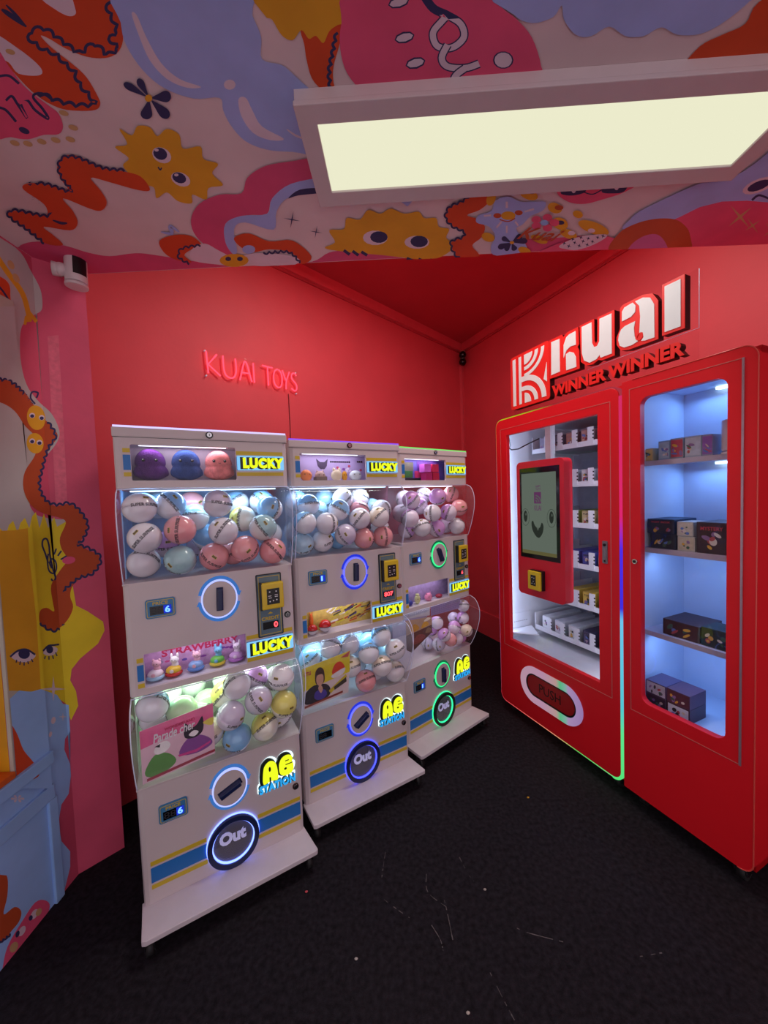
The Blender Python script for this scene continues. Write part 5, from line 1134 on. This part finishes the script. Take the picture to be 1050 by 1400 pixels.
# handle lock plate and push flap
g = MB(); g.plate([rrect(.750, .776, 1.133, 1.243, .004)], -.004, 0, steel); hl = g.build('handle_plate', cab)
g = MB(); g.box(.756, .770, -.010, -.004, 1.160, 1.205, steel, .003); g.cyl((.763, -.006, 1.224), (0, 1, 0), .007, .004, black_m, 14); g.cyl((.763, -.006, 1.146), (0, 1, 0), .004, .003, black_m, 12); g.build('handle', hl)
def stadium(x0, x1, z0, z1): return rrect(x0, x1, z0, z1, (z1-z0)/2-.0005, 14)
PR = glow_ramp('push_ring_lights', 0, [(0, 'c8a0b4'), (.4, 'c89ab8'), (.62, 'c8a4a0'), (.68, '60c890'), (.76, '8ac0b0'), (.8, 'b89ac8'), (1, 'a888c0')], .19, .635, .75)
g = MB(); g.plate([stadium(.192, .634, .196, .420), stadium(.236, .594, .238, .378)[::-1]], -.006, .0, PR); g.build('push_ring', cab, .002)
g = MB(); g.plate([stadium(.236, .594, .238, .378), stadium(.246, .584, .247, .369)[::-1]], -.003, .004, black_m); g.build('push_gasket', cab)
g = MB(); g.plate([stadium(.246, .584, .247, .369)], -.001, .006, mat('push_flap_red', '9c1018', .4, var=.03)); pf = g.build('push_flap', cab)
text('push_lettering', 'PUSH', .338, .492, .282, .336, -.001, .0012, mat('push_print', '2a0c10', .5), pf, .0)
# display unit
shell('display_body', XS+.002, XE, cab, 0)
win2 = rrect(.928, 1.230, .530, 1.885, .035)
Pf = rrect(XS+.003, XE, Z0, Z1+.004, .045, 8); qf = len(Pf)//4
g = MB(); g.plate([Pf[:qf]+[(XS+.003, Z1+.004), (XS+.003, Z0)]+Pf[3*qf:], win2[::-1]], -.002, .028, cab_m); g.build('display_front', cab, .003)
line_rect(.882, 1.274, .471, 1.935, .0022, -.0034, .0, groove, 'door_trim', cab)
g = MB(); g.box(1.2705, 1.277, -.006, -.002, .47, 1.935, mat('silver_hinge', 'b8a0b0', .3, metal=.6)); g.build('door_hinge', cab)
g = MB(); 
Pr = rrect(XS+.003, XE, Z0, Z1+.004, .045, 8); qn = len(Pr)//4
g.tube([(p[0], -.002, p[1]) for p in Pr[3*qn:]+Pr[:qn+1]], .0022, mat('edge_highlight_red', 'd85048', .3, var=.02), 6); g.build('edge_bead', cab)
g = MB(); g.plate([rrect(.926, 1.232, .528, 1.887, .036)], .008, .013, glass_m); g.build('display_window', cab)
g = MB(); g.cyl((.905, -.005, 1.165), (0, 1, 0), .011, .008, chrome, 18); g.cyl((.905, -.010, 1.165), (0, 1, 0), .006, .003, black_m, 14); g.build('key_lock', cab)
bl = mat('display_inside_white', 'c4cce0', .5, var=.02)
DB = .42
ibox('liner', .874, .878, .03, DB, .40, 1.945, m=bl); ibox('liner', 1.282, 1.286, .03, DB, .40, 1.945, m=bl); ibox('liner', .874, 1.286, DB, DB+.005, .40, 1.945, m=bl); ibox('liner', .878, 1.282, .03, DB, 1.94, 1.945, m=bl); ibox('cabinet_floor', .878, 1.282, .03, DB, .478, .484, m=bl)
shelf_b = mat('display_shelf', 'b4a8b8', .5)
for z in (1.603, 1.205, .818):
    g = MB(); g.box(.879, 1.281, .10, DB-.002, z, z+.012, shelf_b); g.box(.879, 1.281, .10, .103, z-.010, z, shelf_b); g.build('shelf', cab)
ledb = glow('display_led', (.55, .82, 1.0), 4.0); COLB = (.20, .44, 1.0)
for z in (1.934, 1.597):
    g = MB(); g.box(1.02, 1.28, .385, .41, z-.006, z+.004, ledb); l = g.build('led_strip', cab)
    area_lamp('display_lamp', (1.10, .36, z-.012), (0, -.25, -1), .32, .03, CAB_W*.30, COLB, l)
for z in (1.19, .80):  # unseen strips added behind the shelf lips to brighten the lower bays
    g = MB(); g.box(.95, 1.20, .125, .14, z+.006, z+.0145, ledb); l = g.build('led_strip', cab)
    area_lamp('display_lamp', (1.08, .14, z-.004), (0, .5, -1), .30, .02, CAB_W*.26, COLB, l)
G2 = 'boxed toys in the display unit'
for x, w_, h_, z, a, f, lb, t_, y in ((.885, .048, .058, 1.6152, 'b0a078', 'c8a860', 'low tan printed box, first on the left of the top shelf in the display unit', None, .12), (.955, .046, .084, 1.6152, '7c9cb8', '9cb4c4', 'blue-grey printed box, second on the top shelf of the display unit', None, .12), (1.005, .050, .088, 1.6152, '8494a8', 'b84858', 'grey box with a red picture, third on the top shelf of the display unit', None, .12),
                            (1.064, .060, .088, 1.6152, '98a8bc', 'b4bccc', 'pale grey box with four small pictures, on the top shelf of the display unit', None, .12), (1.1135, .036, .086, 1.6152, '8c90a8', '8c5cac', 'box with a purple picture beside the white camera on the top shelf', None, .12),
                            (.940, .110, .066, 1.2837, '20304c', '1e2436', 'dark box stacked on another dark box, left on the display unit middle shelf', 'TOY BOX', .12), (.950, .105, .066, 1.2173, '1c2a44', '1c2234', 'dark box under another dark box, left on the middle shelf of the display unit', None, .12),
                            (1.036, .060, .062, 1.2805, 'b8b4b0', 'c8c0b4', 'white patterned box on top of another white box on the middle shelf', None, .12), (1.040, .064, .062, 1.2173, 'b8b4ac', 'bcb09c', 'white box with dark diamonds under another white box on the middle shelf', None, .12), (1.132, .104, .128, 1.2173, '301a24', '38202c', 'large dark brown box, right on the middle shelf of the display unit', 'MYSTERY', .115),
                            (1.020, .140, .070, .8302, '3a1c24', '48262c', 'long maroon box, left on the lower shelf of the display unit', None, .12), (1.142, .092, .078, .8302, '1c2c30', '20282c', 'dark green-black box, right on the lower shelf of the display unit', None, .12)):
    dd = .07 if h_ < .06 else (.11 if w_ < .1 else .17)
    at_c(prod_box(a, f, w_, dd, h_, lb, G2, t_, 'c04050'), x, y, z)
# box stack on the cabinet floor, turned a little
for (x, y, z, w_, h_, a, f, lb) in ((.945, .075, .4842, .085, .062, '4a3c50', '3a2c3c', 'dark and white box at lower left of the stack on the display unit floor'), (1.034, .075, .4842, .088, .062, '4a2c3c', 'c8ccd8', 'dark and white box at lower right of the stack on the display unit floor'), (.945, .075, .5466, .085, .060, '584868', 'b8bcc8', 'dark and white box at upper left of the stack on the display unit floor'), (1.034, .075, .5466, .088, .060, '5c3c50', '5c3440', 'dark and white box at upper right of the stack on the display unit floor')):
    at_c(prod_box(a, f, w_, .12, h_, lb, G2), x, y, z)
# white camera on the top shelf
def ring_camera(label, s=1.0, cat='security camera'):
    root = empty('security_camera'); wm = mat('camera_white_shell', 'd8ccd0', .35, var=.02)
    g = MB(); g.cyl((0, 0, .040), (0, 0, 1), .0265, .076, wm, 40); g.build('housing', root, .003)
    g = MB(); g.cyl((0, 0, -.004), (0, 0, 1), .0275, .009, wm, 40); g.build('bottom_ring', root, .002)
    g = MB(); n = 12
    ang = [R(-38+76*k/n) for k in range(n+1)]
    for a, b_ in zip(ang, ang[1:]):
        v = [g.bm.verts.new((.0270*math.sin(t), -.0270*math.cos(t), z)) for t, z in ((a, .020), (b_, .020), (b_, .066), (a, .066))]
        f = g.bm.faces.new(v); f.material_index = g.mi(black_m)
    g.mi(black_m); g.build('lens_window', root)
    tag(root, label, cat); return root
c = ring_camera('white camera with a black window standing on the top shelf inside the red cabinet')
at_c(c, 1.185, .16, 1.6242, R(35)); c.scale = (1.5, 1.5, 1.62)
g = MB(); g.cyl((0, 0, -.004), (0, 0, 1), .0275, .0002, alum, 16); g.bm.free()
# casters
for x, y in ((.05, .07), (.78, .07), (.90, .07), (1.262, .055), (.05, .64), (.78, .64), (1.262, .64)):
    g = MB(); g.cyl((x, y, .073), (0, 0, 1), .024, .010, chrome, 14); g.box(x-.020, x-.016, y-.02, y+.022, .030, .070, chrome); g.box(x+.016, x+.020, y-.02, y+.022, .030, .070, chrome); c = g.build('caster', cab)
    g = MB(); g.cyl((x, y+.006, .0285), (1, 0, 0), .028, .028, rubber, 18); g.cyl((x, y+.006, .0285), (1, 0, 0), .012, .034, chrome, 12); g.build('wheel', c)

# ================================================================= KUAI SIGN on top of the cabinet
GL = {
'k1':[(0.403, 2.339), (0.458, 2.336), (0.458, 2.157), (0.400, 2.155)],
'k2':[(0.502, 2.326), (0.520,2.334),(0.56, 2.336), (0.561, 2.264), (0.527, 2.268), (0.503, 2.257), (0.484, 2.223), (0.485, 2.291)],
'k3':[(0.499, 2.237), (0.522, 2.242), (0.546, 2.228), (0.560, 2.2), (0.562, 2.148), (0.5, 2.15)],
'kr':[(0.388, 2.353), (0.472, 2.353), (0.480, 2.335),(0.505, 2.351), (0.574, 2.351), (0.577, 2.261), (0.568, 2.250),(0.578, 2.225), (0.579, 2.134), (0.388, 2.138)],
'u1':[(0.596, 2.341), (0.652, 2.340), (0.654, 2.235), (0.664, 2.212), (0.681, 2.211), (0.693, 2.230), (0.695, 2.338), (0.756, 2.336), (0.756, 2.147), (0.699, 2.147), (0.694, 2.163), (0.677, 2.148), (0.639, 2.143), (0.608, 2.165), (0.596, 2.206)],
'ur':[(0.583, 2.352), (0.664, 2.352), (0.665, 2.241), (0.673, 2.225), (0.681, 2.239), (0.683, 2.350), (0.768, 2.347), (0.768, 2.134), (0.702, 2.133), (0.685, 2.142), (0.655, 2.130), (0.618, 2.136), (0.588, 2.165)],
'a1':[(0.807, 2.320),(0.818,2.334), (0.855, 2.338), (0.868, 2.319), (0.866, 2.292), (0.847, 2.278), (0.806, 2.276)],
'a2':[(0.866, 2.338), (0.9, 2.338), (0.93, 2.323), (0.946, 2.287), (0.947, 2.146), (0.906, 2.148), (0.892, 2.153), (0.902, 2.165), (0.899, 2.188), (0.884, 2.192), (0.888, 2.261), (0.884, 2.310)],
'a3':[(0.792, 2.222), (0.802,2.240),(0.821, 2.249), (0.866, 2.251), (0.860, 2.223), (0.863, 2.184), (0.878, 2.157), (0.851, 2.150), (0.816, 2.152), (0.795, 2.168), (0.788, 2.197)],
'ar':[(0.796, 2.340),(0.808, 2.350), (0.851, 2.351), (0.9, 2.351), (0.938, 2.337), (0.960, 2.297), (0.960, 2.134), (0.833, 2.136), (0.799, 2.145), (0.779, 2.178), (0.779, 2.214), (0.795, 2.245), (0.796, 2.27)],
'l1':[(0.987, 2.34), (1.046, 2.339), (1.046, 2.150), (0.987, 2.151)],
'lr':[(0.976, 2.352), (1.059, 2.352), (1.059, 2.138), (0.976, 2.140)]}
sg = empty('shop_sign', (.765, 2.454, 0), R(-66.66)); tag(sg, 'raised white and red kuai winner winner lettering standing on the red cabinet', 'sign')
sr = mat('sign_red_face', 'd82420', .4, var=.02, emit='d82420', es=.10); sk = mat('sign_black_return', '0c0a0c', .4, var=.05); sw = mat('sign_white_face', 'd0d8da', .45, var=.02, emit='dfe6e6', es=.10)
Y = .100
g = MB(); g.plate([[(.070, 1.9765), (1.092, 1.9765), (1.092, 2.115), (1.075, 2.125), (1.092, 2.125), (1.092, 2.362), (.974, 2.362), (.974, 2.125), (.070, 2.125)]], Y+.002, Y+.006, clear('sign_acrylic', (.985, .96, .965), 1.4))
g.tube([(1.092, Y+.004, 2.362), (1.092, Y+.004, 2.13)], .0012, acryl_edge, 5); g.tube([(1.092, Y+.004, 2.13), (.60, Y+.004, 2.125), (.60, Y+.004, 2.12)], .0010, acryl_edge, 5); g.build('acrylic_backing', sg)
def letter(nm, outl, fills, white_smooth=True):
    g = MB(); g.plate([outl], Y-.026, Y+.010, sk); L = g.build(nm, sg)
    g = MB(); g.plate([outl], Y-.031, Y-.026, sr); g.build('red_face', L)
    g = MB()
    for f in fills: g.plate([f], Y-.0335, Y-.031, sw)
    g.build('white_inlay', L); return L
letter('letter_k', GL['kr'], [GL['k1'], GL['k2'], GL['k3']]); letter('letter_u', GL['ur'], [GL['u1']]); L = letter('letter_a', GL['ar'], [GL['a1'], GL['a2'], GL['a3']]); letter('letter_i', GL['lr'], [GL['l1']])
g = MB(); g.plate([band(.884, 2.176, .010, .017, 100, 430)], Y-.0345, Y-.0335, sr); g.build('red_curl', L)
# badge with the striped K
bo = rrect(.076, .385, 2.028, 2.360, .018)
g = MB(); g.plate([bo], Y-.026, Y+.010, sk); B = g.build('emblem_badge', sg)
g = MB(); g.plate([bo], Y-.031, Y-.026, sr); g.build('red_face', B)
g = MB(); y0, y1 = Y-.0335, Y-.031
def clipb(P): 
    for f in (lambda p: p[0]-.096, lambda p: .368-p[0], lambda p: p[1]-2.048, lambda p: 2.342-p[1]): P = clip_half(P, f)
    return P
g.box(.098, .122, y0, y1, 2.048, 2.342, sw); g.box(.150, .170, y0, y1, 2.048, 2.225, sw); g.box(.150, .170, y0, y1, 2.225, 2.342, sw)
g.plate([clipb(oval(.196, 2.048, .050, .062, 24, 0, 90)+[(.196, 2.048)])], y0, y1, sw)
for r0, r1 in ((.078, .104), (.134, .166)):
    P = clipb(band(.196, 2.048, r0, r1, 0, 90, 1.0)); g.plate([P], y0, y1, sw)
    g.plate([[(.170, 2.048+r0), (.198, 2.048+r0), (.198, 2.048+r1), (.170, 2.048+r1)]], y0, y1, sw)
for r0, r1 in ((.086, .110), (.134, .156)):
    g.plate([clipb(band(.196, 2.342, r0, r1, -90, 0, .86))], y0, y1, sw)
g.plate([clipb([(.196, 2.342), (.262, 2.342)]+[(.196+.066*math.cos(R(-a)), 2.342-.060*math.sin(R(a))) for a in range(10, 91, 10)])], y0, y1, sw)
g.plate([[(.345, 2.150), (.368, 2.240), (.368, 2.130)]], y0, y1, sw)
g.build('white_inlay', B)
t_ = text('winner_lettering', 'WINNER WINNER', .402, 1.060, 2.030, 2.092, Y+.008, .034, sk, sg, .055)
text('winner_face', 'WINNER WINNER', .400, 1.058, 2.031, 2.093, Y-.026, .004, sr, t_, .040)

# ================================================================= NEON SIGN on the back wall
neon = glow('neon_red_tube', (1.0, .055, .10), 2.2)
ns = empty('neon_sign', CORN+bu*0-bn*0, R(90-44.5)); tag(ns, 'red glowing neon tube sign reading KUAI TOYS high on the red back wall', 'neon sign')
# local x runs along the wall to the right (corner is x=0), -y faces the room
def LT_(ch, x, w_, z=2.235, h=.118):
    S_ = {'K': [[(0, 1.02), (.08, 0)], [(.75, .98), (.10, .42), (.95, -.02)]], 'U': [[(0, 1), (.02, .40), (.15, .08), (.5, -.02), (.8, .1), (.95, .45), (.92, 1.0)]], 'A': [[(-.05, -.02), (.25, .70), (.42, .98), (.60, .85), (.78, .4), (.95, 0)], [(.12, .38), (.82, .42)]],
          'I': [[(.4, 1), (.5, 0)]], 'T': [[(0, 1), (1.0, 1.0)], [(.5, 1), (.52, 0)]], 'O': [[(.5, 1), (.15, .85), (0, .5), (.12, .15), (.5, 0), (.85, .12), (1, .5), (.88, .85), (.6, .99)]], 'Y': [[(0, 1), (.45, .48)], [(.95, 1), (.5, .45), (.42, 0)]],
          'S': [[(.9, .88), (.6, 1.0), (.25, .92), (.18, .7), (.45, .55), (.8, .4), (.9, .18), (.6, 0), (.1, .1)]]}[ch]
    g = MB()
    for st in S_:
        P = smooth([(x+a*w_, z+b_*h) for a, b_ in st], 5, False) if len(st) > 2 and not (ch == 'K') else [(x+a*w_, z+b_*h) for a, b_ in st]
        g.tube([(a, -.020, b_) for a, b_ in P], .0046, neon, 8)
    return g.build('neon_letter', ns)
for ch, x, w_ in (('K', -2.716, .078), ('U', -2.622, .080), ('A', -2.522, .076), ('I', -2.445, .022), ('T', -2.375, .070), ('O', -2.300, .062), ('Y', -2.235, .056), ('S', -2.175, .052)): LT_(ch, x, w_)
g = MB(); g.box(-2.735, -2.11, -.013, -.010, 2.205, 2.375, clear('neon_backing', (.99, .98, .98), 1.15)); g.build('acrylic_backing', ns)
g = MB()
for x in (-2.72, -2.13):
    for z in (2.22, 2.36): g.cyl((x, -.009, z), (0, 1, 0), .004, .018, acryl_edge, 10)
g.build('standoff', ns)
g = MB(); g.tube([(-2.186, -.006, 2.21), (-2.184, -.004, 2.0), (-2.190, -.004, 1.7), (-2.190, -.004, 1.2)], .0022, mat('dark_red_cord', '5c1018', .6), 6); c = g.build('neon_power_cord', ns)
area_lamp('neon_lamp', (-2.42, -.04, 2.29), (0, 1, 0), 0.58, .07, .04, (1, .05, .08), ns)

# ================================================================= CAMERAS ON THE WALLS
c = ring_camera('white cylindrical security camera with a black window mounted on the pink pillar')
P = on_plane(100, 372, (XL, 1.42, 0), (.7071, -.7071, 0)); nrm = Vector((.7071, -.7071, 0))
c.location = P+nrm*.075+Vector((0, 0, -.080)); c.rotation_euler = Euler((R(2), R(0), R(62))); c.scale = (1.35, 1.35, 1.35)
g = MB(); g.ell((-.030, .012, .030), .016, .016, .018, MATS['camera_white_shell'], 18, 12); g.cyl((-.036, .022, .030), (-.9, .5, 0), .018, .02, MATS['camera_white_shell'], 20); g.build('mount', c)
c2 = empty('security_camera', tuple(CORN+Vector((-.012, -.10, 2.935))), R(-15)); tag(c2, 'small black double-lens security camera in the top corner of the red walls', 'security camera')
g = MB(); g.cyl((0, .03, .075), (0, 0, 1), .028, .03, mat('camera_mount_pink', 'c88880', .5), 16); g.box(-.008, .008, .0, .095, .05, .065, MATS['camera_mount_pink']); g.build('mount', c2)
for z in (.035, -.040):
    g = MB(); g.ell((0, -.01, z), .038, .040, .038, mat('camera_black_glass', '08080a', .15, var=.02), 24, 16); b_ = g.build('lens_ball', c2)
g = MB(); g.cyl((0, .0, -.003), (0, 0, 1), .026, .02, steel, 18); g.build('collar', c2)
